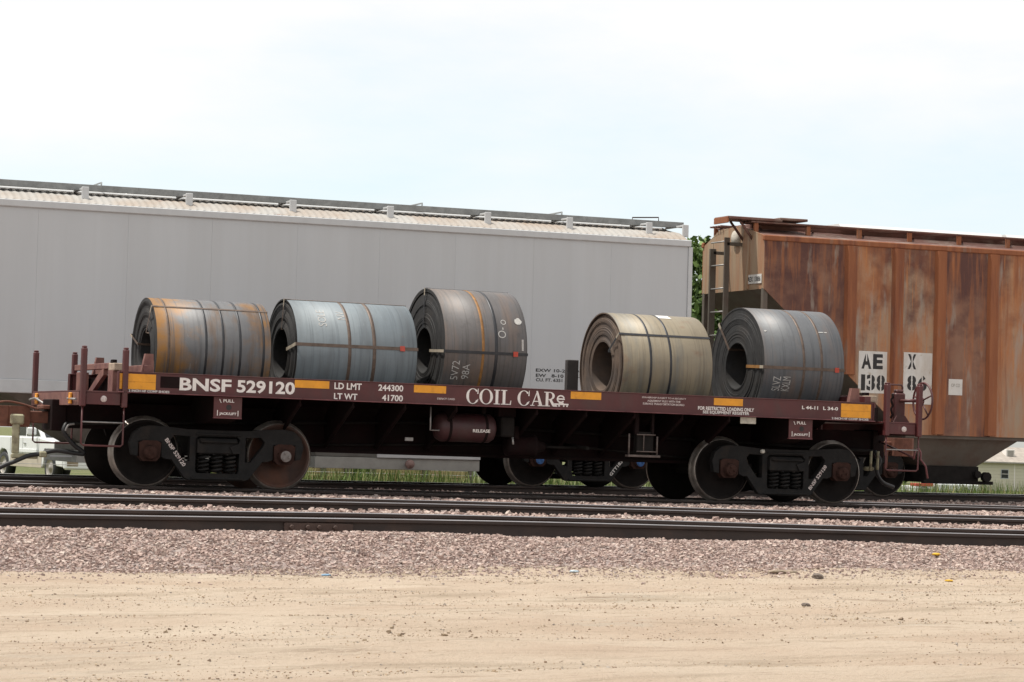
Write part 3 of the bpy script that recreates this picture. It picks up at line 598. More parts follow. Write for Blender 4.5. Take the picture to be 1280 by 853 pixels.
# COIL CAR in a slab-serif hand, built stroke by stroke
def serif(word, x0, x1, z0, z1, y, parent):
    H = z1-z0; pen = 0.; Gs = []
    def ring(cx, rx, t0, t1, thick=.17, thin=.055, full=False):
        v = []; n = 26
        for i in range(n+1):
            t = t0+(t1-t0)*i/n; c, s_ = math.cos(t), math.sin(t); w_ = thin+(thick-thin)*abs(c)**1.3
            v += [(cx+rx*c, .5+.53*s_), (cx+(rx-w_)*c, .5+(.53-w_*.75)*s_)]
        return [[v[2*i], v[2*i+1], v[2*i+3], v[2*i+2]] for i in range(n)]
    R = lambda a, b, c, d: [[(a, c), (b, c), (b, d), (a, d)]]
    for ch in word:
        p = []; wd = .5
        if ch == 'C': p = ring(.40, .40, .75, 2*PI-.62)+[[(.66, .66), (.74, .66), (.74, 1.02), (.70, 1.02), (.66, .86)]]+[[(.69, .12), (.745, .30), (.71, .32), (.64, .16)]]; wd = .80
        elif ch == 'O': p = ring(.42, .42, 0, 2*PI); wd = .90
        elif ch == 'I': p = R(.10, .27, .03, .97)+R(0, .37, 0, .055)+R(0, .37, .945, 1.); wd = .44
        elif ch == 'L': p = R(.10, .27, .03, .97)+R(0, .62, 0, .055)+R(0, .37, .945, 1.)+[[(.54, .05), (.62, .05), (.64, .30), (.60, .30)]]; wd = .70
        elif ch == 'A': p = [[(.36, 1.03), (.46, 1.03), (.76, .03), (.56, .03)], [(.39, .98), (.43, .90), (.15, .03), (.09, .03)]]+R(.22, .60, .28, .345)+R(0, .27, 0, .05)+R(.47, .86, 0, .05); wd = .86
        elif ch == 'R': p = R(.10, .27, .03, .97)+R(0, .37, 0, .055)+R(0, .35, .945, 1.)+[[(.30, .50), (.47, .50), (.72, .03), (.53, .03)]]+R(.56, .84, 0, .055)
        if ch == 'R':
            v = []
            for i in range(15):
                t = -PI/2+PI*i/14; v += [(.36+.30*math.cos(t), .725+.27*math.sin(t)), (.36+.15*math.cos(t), .725+.215*math.sin(t))]
            p += [[v[2*i], v[2*i+1], v[2*i+3], v[2*i+2]] for i in range(14)]+R(.26, .37, .945, .995)+R(.26, .37, .455, .51); wd = .80
        if ch == ' ': wd = .32
        Gs.append((p, pen)); pen += wd
    for p, px in Gs:
        if not p: continue
        b = MB()
        for i, q in enumerate(p): b.add([(x0+(px+a)/pen*(x1-x0), y-.00008*i, z0+c*H) for a, c in q], [(0, 1, 2, 3)])
        b.build('lettering', WHITE, parent)
serif('COIL CAR', -.932, .425, 1.266, 1.468, LY, car)
b = MB()  # small emblem of a coil on a flatcar
for i in range(22):
    t0 = .35+5.3*i/22; t1 = .35+5.3*(i+1)/22
    q = [(.485+r*math.cos(t), LY, 1.375+r*.9*math.sin(t)) for t, r in ((t0, .062), (t0, .040), (t1, .040), (t1, .062))]; b.add(q, [(0, 1, 2, 3)])
for i, (a0, a1, c0, c1) in enumerate(((.43, .545, 1.365, 1.385), (.385, .605, 1.292, 1.312), (.40, .425, 1.268, 1.290), (.45, .475, 1.268, 1.290), (.52, .545, 1.268, 1.290), (.57, .595, 1.268, 1.290), (.455, .53, 1.312, 1.325))):
    b.add([(a0, LY-.0003-.0001*i, c0), (a1, LY-.0003-.0001*i, c0), (a1, LY-.0003-.0001*i, c1), (a0, LY-.0003-.0001*i, c1)], [(0, 1, 2, 3)])
b.build('emblem', WHITE, car)
for x0, x1, z0, z1 in ((-5.793, -5.302, 1.276, 1.478), (-3.40, -2.914, 1.385, 1.487), (-1.70, -1.231, 1.385, 1.487), (.634, 1.102, 1.385, 1.487), (2.872, 3.337, 1.378, 1.480), (4.949, 5.449, 1.276, 1.478)):
    bx('reflector', YELLOW, car, x0, x1, LY-.002, LY+.003, z0, z1 if z1-z0 < .15 else z0+(z1-z0)*.48, c=.0008)
    if z1-z0 > .15: bx('reflector', YELLOW, car, x0, x1, LY-.002, LY+.003, z0+(z1-z0)*.49, z1, c=.0008)
bx('patch', MAROON_D, car, -5.24, -4.98, LY-.001, LY+.003, 1.31, 1.46, c=.0008)
bx('data_plate', mat('pale_plate', (.5, .48, .40), .6, var=.2, scale=20), car, 3.324, 3.575, -1.47, -1.455, 1.13, 1.222, c=.002)
# air brake gear
tk = MB().lathe([(-1.20, .0001), (-1.195, .10), (-1.165, .165), (-1.11, .20), (-.39, .20), (-.335, .165), (-.305, .10), (-.30, .0001)], 'X', (0, -1.0, .93), 28).build('air_reservoir', mat('reservoir_maroon', (.045, .012, .014), .55, var=.25, scale=5, dirt=((.05, .03, .027)), dirt_lo=.45, dirt_hi=.75, dscale=4), car)
for x in (-1.02, -.48): MB().lathe([(x-.02, .203), (x+.02, .203)], 'X', (0, -1.0, .93), 28).build('tank_band', MAROON_D, tk)
bx('tank_bracket', MAROON_D, car, -1.05, -.99, -1.05, -.95, 1.11, 1.24, c=.005); bx('tank_bracket', MAROON_D, car, -.51, -.45, -1.05, -.95, 1.11, 1.24, c=.005)
letter('RELEASE', -.70, -.44, .87, .915, -1.206, WHITE, car, .03)
MB().lathe([(-.05, .0001), (-.05, .10), (-.02, .145), (.34, .145), (.36, .165), (.40, .165), (.42, .10), (.55, .06), (.56, .0001)], 'X', (0, -.80, .70), 24).build('brake_cylinder', MAROON_D, car)
bx('cylinder_bracket', MAROON_D, car, .05, .12, -.9, -.30, .80, .98, c=.005)
MB().tube([(.55, -.8, .70), (1.1, -.78, .70)], .02, 8).build('push_rod', UNDER, car)
MB().tube([(1.1, -1.1, .70), (1.1, -.2, .74)], .03, 6).build('brake_lever', UNDER, car)
MB().tube([(1.1, -.5, .72), (3.4, -.35, .58)], .016, 8).build('brake_rod', UNDER, car)
MB().tube([(1.0, -.3, .74), (-3.3, -.32, .60)], .016, 8).build('brake_rod', UNDER, car)
MB().tube([(-6.2, -.36, .8), (-3.4, -.36, .9), (-1.3, -.40, .98), (6.2, -.36, .80)], .02, 8).build('brake_pipe', UNDER, car)
bx('control_valve', UNDER, car, -.26, -.06, -1.18, -.9, .82, 1.1, c=.02); bx('valve_bracket', MAROON_D, car, -.28, -.02, -1.1, -.9, 1.1, 1.235, c=.005)
MB().tube([(-1.35, -1.25, 1.2), (-1.35, -1.25, .88), (-1.2, -1.2, .88)], .012, 6).tube([(-.12, -1.25, .82), (-.12, -1.28, .72)], .014, 6).build('release_rod', GALV, car)
fr = MB().tube([(1.63, -1.34, .93), (1.63, -1.34, .63)], .013, 6).tube([(2.07, -1.34, .90), (2.07, -1.34, .63)], .013, 6).box(1.60, 2.10, -1.40, -1.28, .60, .632, .004).tube([(1.74, -1.36, .92), (2.03, -1.36, .92)], .010, 6).tube([(1.85, -1.36, .93), (1.85, -1.36, .68)], .008, 6).tube([(1.74, -1.36, .68), (2.05, -1.36, .68)], .010, 6).build('valve_guard', mat('dusty_bracket', (.11, .085, .075), .75, var=.3, scale=14), car)
bx('retainer_box', UNDER, fr, 1.76, 2.02, -1.33, -1.2, .66, .96, c=.01)
bx('guard_hanger', MAROON_D, car, 1.72, 1.78, -1.34, -1.28, .92, 1.235, c=.004)
bx('guard_hanger', MAROON_D, car, 1.98, 2.02, -1.34, -1.28, .92, 1.235, c=.004)
bx('defect_holder', GALV, car, -1.62, -1.5, -1.0, -.97, .72, .77, c=.004)
# trucks
t1 = make_truck(car, -4.304, 'dark', ('dark', 'rust')); t2 = make_truck(car, 4.304, 'dark')
a = math.radians(45)
def diag_text(tr, sx):
    me = text_mesh('BNSF 529120', .44, .055, .025); me.materials.append(WHITE_F); me.name = 'lettering'
    if sx < 0: obj('lettering', me, tr, (-.735, -1.059, .625), (0, math.radians(53), 0))
    else: obj('lettering', me, tr, (.425, -1.059, .19), (0, -math.radians(53), 0))
diag_text(t1, -1); diag_text(t2, 1)
MB().lathe([(-1.10, .0001), (-1.10, .03), (-1.05, .03)], 'Y', (-.50, 0, .74), 12).build('white_dab', mat('white_dab', (.5, .48, .42), .6), t2, loc=(0.1, 0, 0))
# hand brake, right end
hb = MB().box(6.06, 6.24, -1.16, -1.02, 1.238, 1.68, .02).box(6.09, 6.22, -1.14, -1.04, 1.68, 1.73, .02).build('hand_brake_housing', MAROON, car)
MB().tube([(5.98, -1.09, 1.24), (5.98, -1.09, 1.76), (6.0, -1.09, 1.80), (6.2, -1.09, 1.80), (6.22, -1.09, 1.77), (6.22, -1.09, 1.68)], .014, 6).build('brake_guard', MAROON, hb)
MB().tube([(5.98+.02*math.sin(k*2.1), -1.2, 1.66-.045*k) for k in range(9)], .018, 5).build('brake_chain', MAROON_D, hb)
MB().prism([(6.02, 1.238), (6.30, 1.238), (6.22, 1.34), (6.08, 1.34)], (), -1.19, -1.165).build('gusset', MAROON, hb)
wh = MB().tube([(6.40, -1.38+.27*math.cos(t), 1.565+.27*math.sin(t)) for t in np.linspace(0, 2*PI, 40)], .016, 8, caps=False)
for k in range(5):
    t = k*2*PI/5+.3; wh.tube([(6.38, -1.38+.05*math.cos(t), 1.565+.05*math.sin(t)), (6.40, -1.38+.26*math.cos(t), 1.565+.26*math.sin(t))], .012, 6)
wh.lathe([(6.30, .0001), (6.30, .03), (6.36, .05), (6.40, .05), (6.42, .0001)], 'X', (0, -1.38, 1.565), 16); wh.build('brake_wheel', MAROON, car)
MB().tube([(6.14, -1.1, 1.56), (6.2, -1.38, 1.565), (6.33, -1.38, 1.565)], .025, 8).build('brake_shaft', MAROON, car)
# right end fittings
MB().tube([(6.35, -1.25, .70), (6.38, -1.25, .84), (6.43, -1.25, .86), (6.47, -1.25, .80), (6.47, -1.25, .70), (6.56, -1.25, .60), (6.60, -1.25, .42)], .015, 8).build('cut_lever', PINKEDGE, car)
MB().tube([(6.35, -1.25, .72), (6.32, -.3, .95)], .015, 8).build('cut_lever_rod', MAROON, car)
MB().tube([(-6.35, 1.42, 1.12), (-6.38, .9, 1.14), (-6.38, .3, 1.06)], .014, 8).build('cut_lever', GALV, car)
MB().tube([(-6.33, -1.40, 1.12), (-6.33, -.9, 1.13)], .014, 8).build('grab_iron', GALV, car); MB().tube([(-6.33, .9, 1.13), (-6.33, 1.44, 1.13)], .014, 8).build('grab_iron', GALV, car)
for yy in (-1.05, 1.08): MB().lathe([(-6.345, .0001), (-6.34, .05), (-6.312, .05)], 'X', (0, yy, 1.135), 12).box(-6.34, -6.31, yy-.06, yy+.06, 1.06, 1.21, .01).build('amber_marker', ORANGE, car)
def coupler(parent, sx, m_):
    # shank plus knuckle head, pointing along sx from x = 0
    b = MB().box(0, sx*.32, -.075, .075, -.08, .08, .012)
    b.prism([(sx*.30, -.16), (sx*.30, .13), (sx*.42, .19), (sx*.55, .20), (sx*.62, .16), (sx*.55, .06), (sx*.47, .0), (sx*.50, -.08), (sx*.60, -.10), (sx*.64, -.17), (sx*.58, -.22), (sx*.42, -.2)], (), -.14, .14, 'XY')
    return b
coupler(car, -1, 0).build('coupler', RUSTCPL, car, loc=(-6.36, 0, .875), bevel=.012)
coupler(car, 1, 0).build('coupler', RUSTCPL, car, loc=(6.36, 0, .875), bevel=.012)
bx('draft_gear_cover', RUSTCPL, car, -6.50, -6.40, -.2, .2, .985, 1.04, c=.01)
hose = lambda pts: MB().tube(pts, .032, 10)
def smooth(pts, n=8):
    P = [Vector(p) for p in pts]; P = [2*P[0]-P[1]]+P+[2*P[-1]-P[-2]]; o = []
    for i in range(1, len(P)-2):
        for k in range(n):
            t = k/n; a, b, c, d = P[i-1:i+3]
            o.append(.5*((2*b)+(-a+c)*t+(2*a-5*b+4*c-d)*t*t+(-a+3*b-3*c+d)*t**3))
    return o+[P[-2]]
MB().tube(smooth([(-6.20, -.36, .80), (-6.235, -.40, .77), (-6.25, -.42, .68), (-6.12, -.40, .53), (-5.96, -.38, .41), (-6.10, -.38, .41), (-6.33, -.37, .435), (-6.50, -.36, .40)]), .030, 10).build('air_hose', RUBBER, car)
MB().tube(smooth([(-6.24, -.44, .70), (-6.20, -.45, .78), (-6.12, -.45, .80)]), .014, 8).build('angle_cock', GALV, car)
bx('hose_coupling', OLIVE, car, -6.56, -6.46, -.40, -.31, .34, .42, c=.015)
MB().tube(smooth([(6.2, -.36, .80), (6.26, -.42, .66), (6.20, -.44, .50), (6.32, -.40, .34), (6.58, -.3, .26)]), .030, 10).build('air_hose', RUBBER, car)
bx('angle_cock', OLIVE, car, 6.0, 6.16, -.44, -.36, .50, .56, c=.02)
for x, z0, z1, m_ in ((6.05, .50, .80, OLIVE), (6.17, .52, .80, OLIVE), (6.32, .55, .86, RUSTCPL)): MB().tube([(x, -.5, z0), (x+.01, -.5, z1)], .022, 8).build('pipe', m_, car)
# neighbour's coupler, the rest of that car is out of view
nb = tag(empty('coupler', (-7.55, 0, .875)), 'rusty knuckle coupler of the next car gripping the coil car coupler', 'coupler')
coupler(None, 1, 0).build('knuckle', RUSTCPL, nb, bevel=.012)
MB().box(-.6, .02, -.14, .14, -.12, .12, .01).build('shank', MAROON_D, nb)
MB().tube(smooth([(.0, -.36, -.25), (.35, -.3, -.68), (.60, -.32, -.63), (.85, -.34, -.52), (1.02, -.35, -.49)]), .030, 10).build('air_hose', RUBBER, nb)
MB().box(.60, .78, -.34, -.26, -.11, .03, .02).box(.63, .73, -.33, -.27, -.50, -.10, .02).box(.63, .98, -.34, -.28, -.56, -.49, .015).build('telescoping_bracket', OLIVE, nb)
MB().tube(smooth([(.2, -.25, .11), (.5, -.30, .19), (.75, -.2, .17), (1.0, -.2, .10)]), .014, 8).build('pin_lifter', RUSTCPL, nb)

# ------------------------------------------------------------------ steel coils
def coil_mat(name, base, base2, dirt, rough=.5, metal=.15, rim=None):
    k_ = .72
    dirt = dirt+[(tuple(c*k_ for c in base), .52, .72, 2.2, (14, .35, .35)), (tuple(c*1.35 for c in base2), .66, .76, 9, (5, .5, .5))]
    return mat(name, base, rough, metal, col2=base2, scale=1.6, stretch=(1, 1.2, 1.2), dirt=dirt, bump=.05, bscale=18, rim=rim)
FACE = mat('coil_edge_steel', (.020, .0195, .0195), .8, .0, var=.4, scale=8, dirt=((.034, .027, .022)), dirt_lo=.5, dirt_hi=.8, dscale=3)
FACE_T = mat('coil_edge_tan', (.105, .072, .052), .75, .0, var=.35, scale=6, dirt=((.07, .055, .048)), dirt_lo=.45, dirt_hi=.7, dscale=3)
STRAP_D = mat('dark_strap', (.035, .036, .04), .45, .4, var=.2, scale=12)
STRAP_B = mat('brown_strap', (.12, .085, .065), .55, .3, var=.3, scale=12)
STRAP_O = mat('rust_strap', (.26, .125, .035), .65, .1, var=.3, scale=12)
STRAP_P = mat('pale_strap', (.36, .31, .24), .6, .1, var=.25, scale=15)
CHALK = mat('chalk_white', (.44, .43, .41), .9, var=.25, scale=60)
PAPER = mat('paper_label', (.72, .71, .69), .6, var=.05, scale=10)
def make_coil(label, x0, x1, top, ri, body, face, bands, longs, seed, gaps=()):
    R = (top-1.06)/2.08; zc = 1.06+1.08*R; rr = random.Random(seed); L = x1-x0
    c = tag(empty('steel_coil', (x0, 0, zc)), label, 'steel coil', 'steel coils loaded in the coil car')
    nst = 24; prof = []; mis = []
    rs = [ri+(R-ri)*i/nst for i in range(nst+1)]; tele = 0
    left = []
    for i in range(nst):
        tele = (.007*math.sin(i*.7+seed)+rr.uniform(-.004, .004))*(1 if 0 < i < nst-1 else .3)+.015*(nst-i)/nst*(seed % 3-1)
        g = gaps.count(i)
        left += [(tele+(.04 if g else 0), rs[i]), (tele+(.04 if g else 0), rs[i+1]-.003)]
    left[-1] = (left[-1][0], R)
    right = [(L-.01, R), (L, R-.012), (L, ri)]
    prof = left+right
    mis = [1]*(len(left)-1)+[0]+[1]*2+[1]
    wd = MB().lathe(prof, 'X', (0, 0, 0), 96, mis=mis, closed=True)
    for i, f in enumerate(wd.f): wd.smooth[i] = wd.m[i] == 0
    wd.build('winding', [body, face], c)
    for (xx, w_, m_) in bands:
        MB().lathe([(xx-w_/2, R+.0005), (xx-w_/2, R+.003), (xx+w_/2, R+.003), (xx+w_/2, R+.0005)], 'X', (0, 0, 0), 96, sm=True).build('strap', m_, c)
    for (ang, w_, m_, mface, tagx) in longs:
        # eye band: along the outside, down both faces and through the eye; ang measured from straight up toward the viewer
        lf = -.026
        loop = [(lf, ri-.004), (lf, R+.006), (L+.006, R+.006), (L+.006, ri-.004)]
        def pt(x, r, dv): # dv sideways offset
            rad = Vector((0, -math.sin(ang), math.cos(ang))); tan = Vector((0, -math.cos(ang), -math.sin(ang))); return Vector((x, 0, 0))+rad*r+tan*dv
        def seg(a, b_, m2, nm_):
            d = (b_[0]-a[0], b_[1]-a[1]); l_ = math.hypot(*d); nx_, nr = d[1]/l_*.0025, -d[0]/l_*.0025
            vs = [pt(q[0]+k*nx_, q[1]+k*nr, sv*w_/2) for q in (a, b_) for k in (0, 1) for sv in (-1, 1)]
            MB().add(vs, [(0, 1, 3, 2), (4, 6, 7, 5), (0, 4, 5, 1), (2, 3, 7, 6), (0, 2, 6, 4), (1, 5, 7, 3)]).build(nm_, m2, c)
        seg(loop[0], loop[1], mface, 'eye_band'); seg(loop[1], loop[2], m_, 'eye_band'); seg(loop[2], loop[3], m_, 'eye_band'); seg((L+.003, ri-.004), (lf+.003, ri-.004), m_, 'eye_band')
        seg((lf-.003, R-.10), (lf-.003, R+.009), STRAP_P, 'edge_protector'); seg((-.028, R+.010), (.06, R+.010), m_, 'edge_protector')
        if tagx is not None:
            tw = .035; a_, b_ = (tagx-tw, R+.010), (tagx+tw, R+.010)
            vs = [pt(q[0], q[1]+k*.006, sv*.036) for q in (a_, b_) for k in (0, 1) for sv in (-1, 1)]
            MB().add(vs, [(0, 1, 3, 2), (4, 6, 7, 5), (0, 4, 5, 1), (2, 3, 7, 6), (0, 2, 6, 4), (1, 5, 7, 3)]).build('clip', REDTAG, c)
    def wrap(s_, x_, ang, w_, h_, rot=True, m_=CHALK, bold=-.004):
        me = text_mesh(s_, w_, h_, bold); n = len(me.vertices); v = np.zeros(n*3); me.vertices.foreach_get('co', v); v = v.reshape(-1, 3); q = np.zeros_like(v)
        u, t = (v[:, 2], -v[:, 0]) if rot else (v[:, 0], v[:, 2])   # rotated text runs up the coil
        if rot: u, t = -v[:, 2]+h_, v[:, 0]
        an = ang-t/R; q[:, 0] = x_+u; q[:, 1] = -np.sin(an)*(R+.0025); q[:, 2] = np.cos(an)*(R+.0025)
        me.vertices.foreach_set('co', q.ravel()); me.materials.append(m_); me.update(); obj('chalk_mark', me, c)
    def patch(x_, ang, w_, h_, m_, name, round_=False):
        n = 12; b = MB()
        pts = [(w_/2*math.cos(2*PI*k/n)*random.uniform(.8, 1.1), h_/2*math.sin(2*PI*k/n)*random.uniform(.8, 1.1)) for k in range(n)] if round_ else [(-w_/2, -h_/2), (w_/2, -h_/2), (w_/2, h_/2), (-w_/2, h_/2)]
        vs = [(x_+a_, -math.sin(ang-t_/R)*(R+.004), math.cos(ang-t_/R)*(R+.004)) for a_, t_ in pts]; b.add(vs, [tuple(range(len(vs)))]); b.build(name, m_, c)
    return c, R, wrap, patch
CM1 = coil_mat('coil_rusty', (.105, .105, .11), (.16, .16, .162), [((.14, .08, .04), .50, .74, 2.6, (2, .6, .6)), ((.30, .29, .28), .66, .8, 4, (3, .5, .5))], .55, .1, rim=(.85, .40, .64, (.27, .13, .03)))
CM2 = coil_mat('coil_blue_grey', (.155, .185, .205), (.20, .23, .245), [((.125, .14, .15), .45, .75, 1.8, (3, .5, .5)), ((.30, .16, .06), .74, .8, 6, (1, 3, 3))], .58, .1)
CM3 = coil_mat('coil_dark', (.088, .08, .076), (.128, .12, .12), [((.165, .12, .095), .46, .72, 2, (2.5, .7, .7)), ((.055, .05, .05), .60, .72, 1.8, (1, 1, 1)), ((.32, .29, .27), .73, .8, 6, (1, 1, 1))], .55, .1)
CM4 = coil_mat('coil_tan', (.22, .18, .122), (.275, .235, .165), [((.12, .125, .118), .47, .70, 1.5, (2.4, .5, .5)), ((.21, .11, .06), .60, .78, 2, (.8, 1.4, 1.4)), ((.10, .10, .093), .62, .75, 1.1, (2, 1, 1))], .52, .1)
CM5 = coil_mat('coil_slate', (.088, .092, .10), (.125, .13, .135), [((.15, .115, .098), .50, .76, 2, (2.2, .6, .6)), ((.075, .07, .07), .60, .75, 1.8, (1, 1, 1)), ((.30, .29, .27), .75, .82, 7, (1, 1, 1))], .5, .15)
c1 = make_coil('steel coil with orange rust on its rims, the smallest load on the car', -5.10, -3.50, 2.56, .29, CM1, FACE, [(.16, .03, STRAP_B), (.68, .03, STRAP_D), (.92, .03, STRAP_D), (1.16, .03, STRAP_D), (1.49, .03, STRAP_D)], [(.62, .03, STRAP_B, STRAP_B, None), (-1.25, .03, STRAP_B, STRAP_B, None)], 2)
c2 = make_coil('smooth pale blue grey steel coil with two brown straps and a red clip', -3.15, -1.39, 2.645, .34, CM2, FACE, [(.76, .045, STRAP_B), (1.12, .05, STRAP_B)], [(1.42, .045, STRAP_B, STRAP_P, 1.53), (.2, .03, STRAP_B, STRAP_B, None)], 4, gaps=(21, 22))
c3 = make_coil('dark brown grey steel coil with one rust coloured strap, beside the blue grey coil', -1.03, .215, 2.905, .32, CM3, FACE, [(.57, .04, STRAP_O), (.77, .045, STRAP_D)], [(1.60, .04, STRAP_D, STRAP_P, 1.06), (.05, .03, STRAP_D, STRAP_D, None)], 7, gaps=(21,))
c4 = make_coil('tan steel coil with two dark straps and a white paper label on top', 1.76, 3.20, 2.70, .36, CM4, FACE_T, [(.44, .035, STRAP_D), (.76, .035, STRAP_D)], [(.95, .035, STRAP_D, STRAP_D, None)], 5, gaps=(22, 21, 20))
c5 = make_coil('slate grey steel coil with two brown straps standing beside the hand brake end', 4.0, 5.345, 2.887, .345, CM5, FACE, [(.66, .04, STRAP_B), (.96, .04, STRAP_B)], [(1.60, .045, STRAP_B, STRAP_O, 1.21), (-.75, .045, STRAP_B, STRAP_B, None)], 6)
c2[2]('SOLE', .33, 1.05, .30, .12); c2[2]('NV', .62, .88, .16, .12)
c3[2]('5V72', .12, 2.06, .28, .11); c3[2]('98A', .28, 2.04, .22, .11)
c3[2]('O', .86, 1.12, .08, .08, m_=CHALK); c3[2]('O-', .80, 1.35, .16, .12)
c3[3](1.13, 1.05, .11, .12, CHALK, 'chalk_patch', True); c3[3](1.17, 1.45, .03, .16, CHALK, 'chalk_patch')
c4[3](.88, .28, .2, .16, PAPER, 'paper_label')
c5[2]('SLVZ', .16, 2.0, .22, .13); c5[2]('KXLM', .32, 2.0, .22, .13)
for q in ((1.02, .92, .09, .02), (1.10, .92, .05, .02), (.08, .95, .05, .03)): c5[3](*q, CHALK, 'chalk_patch', True)

# ------------------------------------------------------------------ grey covered hopper
gh = tag(empty('covered_hopper', (0, YD, 0), (0, -TILT, 0)), 'smooth light grey covered hopper car behind the four left coils', 'railcar')
gh['label'] = 'smooth light grey covered hopper car standing behind the coil car'
GX0, GX1, GT, GB = -12.4, 5.53, 4.14, 1.50
seams = [-12.4, -11.2, -9.8, -8.4, -7.0, -5.594, -4.18, -2.83, -1.419, -.026, 1.292, 2.685, 4.099]
for s in (-1, 1):
    y0, y1 = s*1.55, s*1.535
    for i, x in enumerate(seams):
        xn = seams[i+1]-.0015 if i < len(seams)-1 else None
        if i == 0: P = [(x, GT), (x, 2.93), (x+1.2-.004, 2.0), (x+1.2-.004, GT)]
        elif i == 1: P = [(x, GT), (x, 2.0), (x+.6, GB), (xn, GB), (xn, GT)]
        elif i == len(seams)-2: P = [(x, GT), (x, GB), (3.73, GB), (xn, 1.79), (xn, GT)]
        elif xn is None: P = [(x, GT), (x, 1.79), (5.53, 2.93), (5.53, GT)]
        else: P = [(x, GT), (x, GB), (xn, GB), (xn, GT)]
        MB().prism(P, (), y0, y1).build('side_panel', GREY, gh)
    MB().prism([(GX0+.3, GT-.02), (GX0+.3, 2.75), (GX0+2.0, GB+.05), (3.65, GB+.05), (5.45, 2.95), (5.45, GT-.02)], (), s*1.534, s*1.528).build('side_backing', GREY, gh)
    tc_ = bx('top_chord', GREYT, gh, GX0-.02, GX1+.05, s*1.50, s*1.585, GT, GT+.115, c=.012)
    MB().box(GX0-.4, GX1+.45, s*1.49, s*1.57, 1.285, 1.497, .01).build('side_sill', GREYT, gh)
    for x in (GX0, GX1+.05): bx('corner_post', GREYT, gh, x-.045, x+.035, s*1.50, s*1.57, 1.50, GT-.002, c=.008)
    # roof slope, ribbed across
    nx_ = 620; xs_ = np.linspace(GX0, GX1+.02, nx_); b = MB()
    for k, x in enumerate(xs_):
        d = .012 if k % 4 in (1, 2) else 0
        b.v += [(x, s*1.52, GT+.112+d), (x, s*1.22, GT+.24+d), (x, s*.50, GT+.36+d)]
    for k in range(nx_-1):
        for j in (0, 1): b.f.append((k*3+j, k*3+j+1, (k+1)*3+j+1, (k+1)*3+j)); b.m.append(0); b.smooth.append(True)
    b.build('roof_sheet', ROOFG, gh)
    for x in (-11.5, -9.85, -8.18, -6.5, -4.82, -3.15, -1.43, .235, 1.95, 3.435, 4.915, 5.60):
        bx('running_board_bracket', GREYT, gh, x-.055, x+.055, s*1.30, s*1.26, GT+.19, GT+.40, c=.006)
        MB().box(x-.02, x+.02, s*1.265, s*.5, GT+.37, GT+.40, .004).build('bracket_arm', GREYT, gh)
    nb_ = [(-12.4, -8.3), (-8.28, -4.0), (-3.98, .3), (.32, 4.7), (4.72, 5.75)]
    for (a_, b_) in nb_: MB().box(a_, b_, s*.93, s*.52, GT+.402, GT+.435, .006).build('running_board', RB, gh)
    MB().box(GX0, GX1+.2, s*.947, s*.935, GT+.37, GT+.47, .003).build('board_edge', RB, gh)
MB().box(GX0, GX1, -.5, .5, GT+.25, GT+.40, .02).build('hatch_coaming', GREYT, gh)
for (a_, b_) in ((-12, -8.6), (-8.5, -5.4), (-5.3, -3.15), (-2.9, -.4), (-.3, 1.0), (1.1, 3.0), (3.1, 5.2)):
    MB().prism([(-.42, GT+.401), (.42, GT+.401), (.34, GT+.50), (.12, GT+.53), (-.12, GT+.53), (-.34, GT+.50)], (), a_, b_, 'YZ').build('hatch_cover', FIBRE, gh)
for x in (-9, -4.4, 1.05, 3.6): MB().tube([(x, -.55, GT+.40), (x, -.55, GT+.55), (x, .55, GT+.55), (x, .55, GT+.40)], .014, 6).build('hatch_bar', RB, gh)
MB().tube([(4.9, -.62, GT+.43), (4.9, -.62, GT+.53), (5.4, -.62, GT+.56), (5.4, -.62, GT+.43)], .012, 6).build('grab_iron', RUSTY, gh)
for sx, xe in ((1, GX1), (-1, GX0)):
    MB().prism([(-1.53, 2.93), (1.53, 2.93), (1.53, GT+.1), (.5, GT+.4), (-.5, GT+.4), (-1.53, GT+.1)], (), xe, xe-sx*.015, 'YZ').build('end_sheet', GREY, gh)
    xi = xe-sx*1.85
    MB().add([(xe, -1.53, 2.93), (xe, 1.53, 2.93), (xi, 1.53, 1.4), (xi, -1.53, 1.4)], [(0, 1, 2, 3)]).build('slope_sheet', GREYD, gh)
    bx('end_platform', GREYT, gh, xe+sx*.50, xe-sx*1.2, -1.45, 1.45, 1.26, 1.283, c=.004)
    coupler(gh, sx, 0).build('coupler', RUSTCPL, gh, loc=(xe+sx*.45, 0, .875), bevel=.012)
    bx('end_sill', GREYD, gh, xe+sx*.45, xe+sx*.43, -1.45, 1.45, .95, 1.26, c=.004)
    bx('center_sill', GREYD, gh, xe+sx*.45, xe-sx*3.2, -.2, .2, .70, 1.26, c=.01)
    for s in (-1, 1):
        for yy in (.55, 1.35): MB().tube([(xe-sx*.04, s*yy, 2.93), (xe+sx*.03, s*yy, 1.28)], .05, 4, sm=False).build('end_post', GREYT, gh)
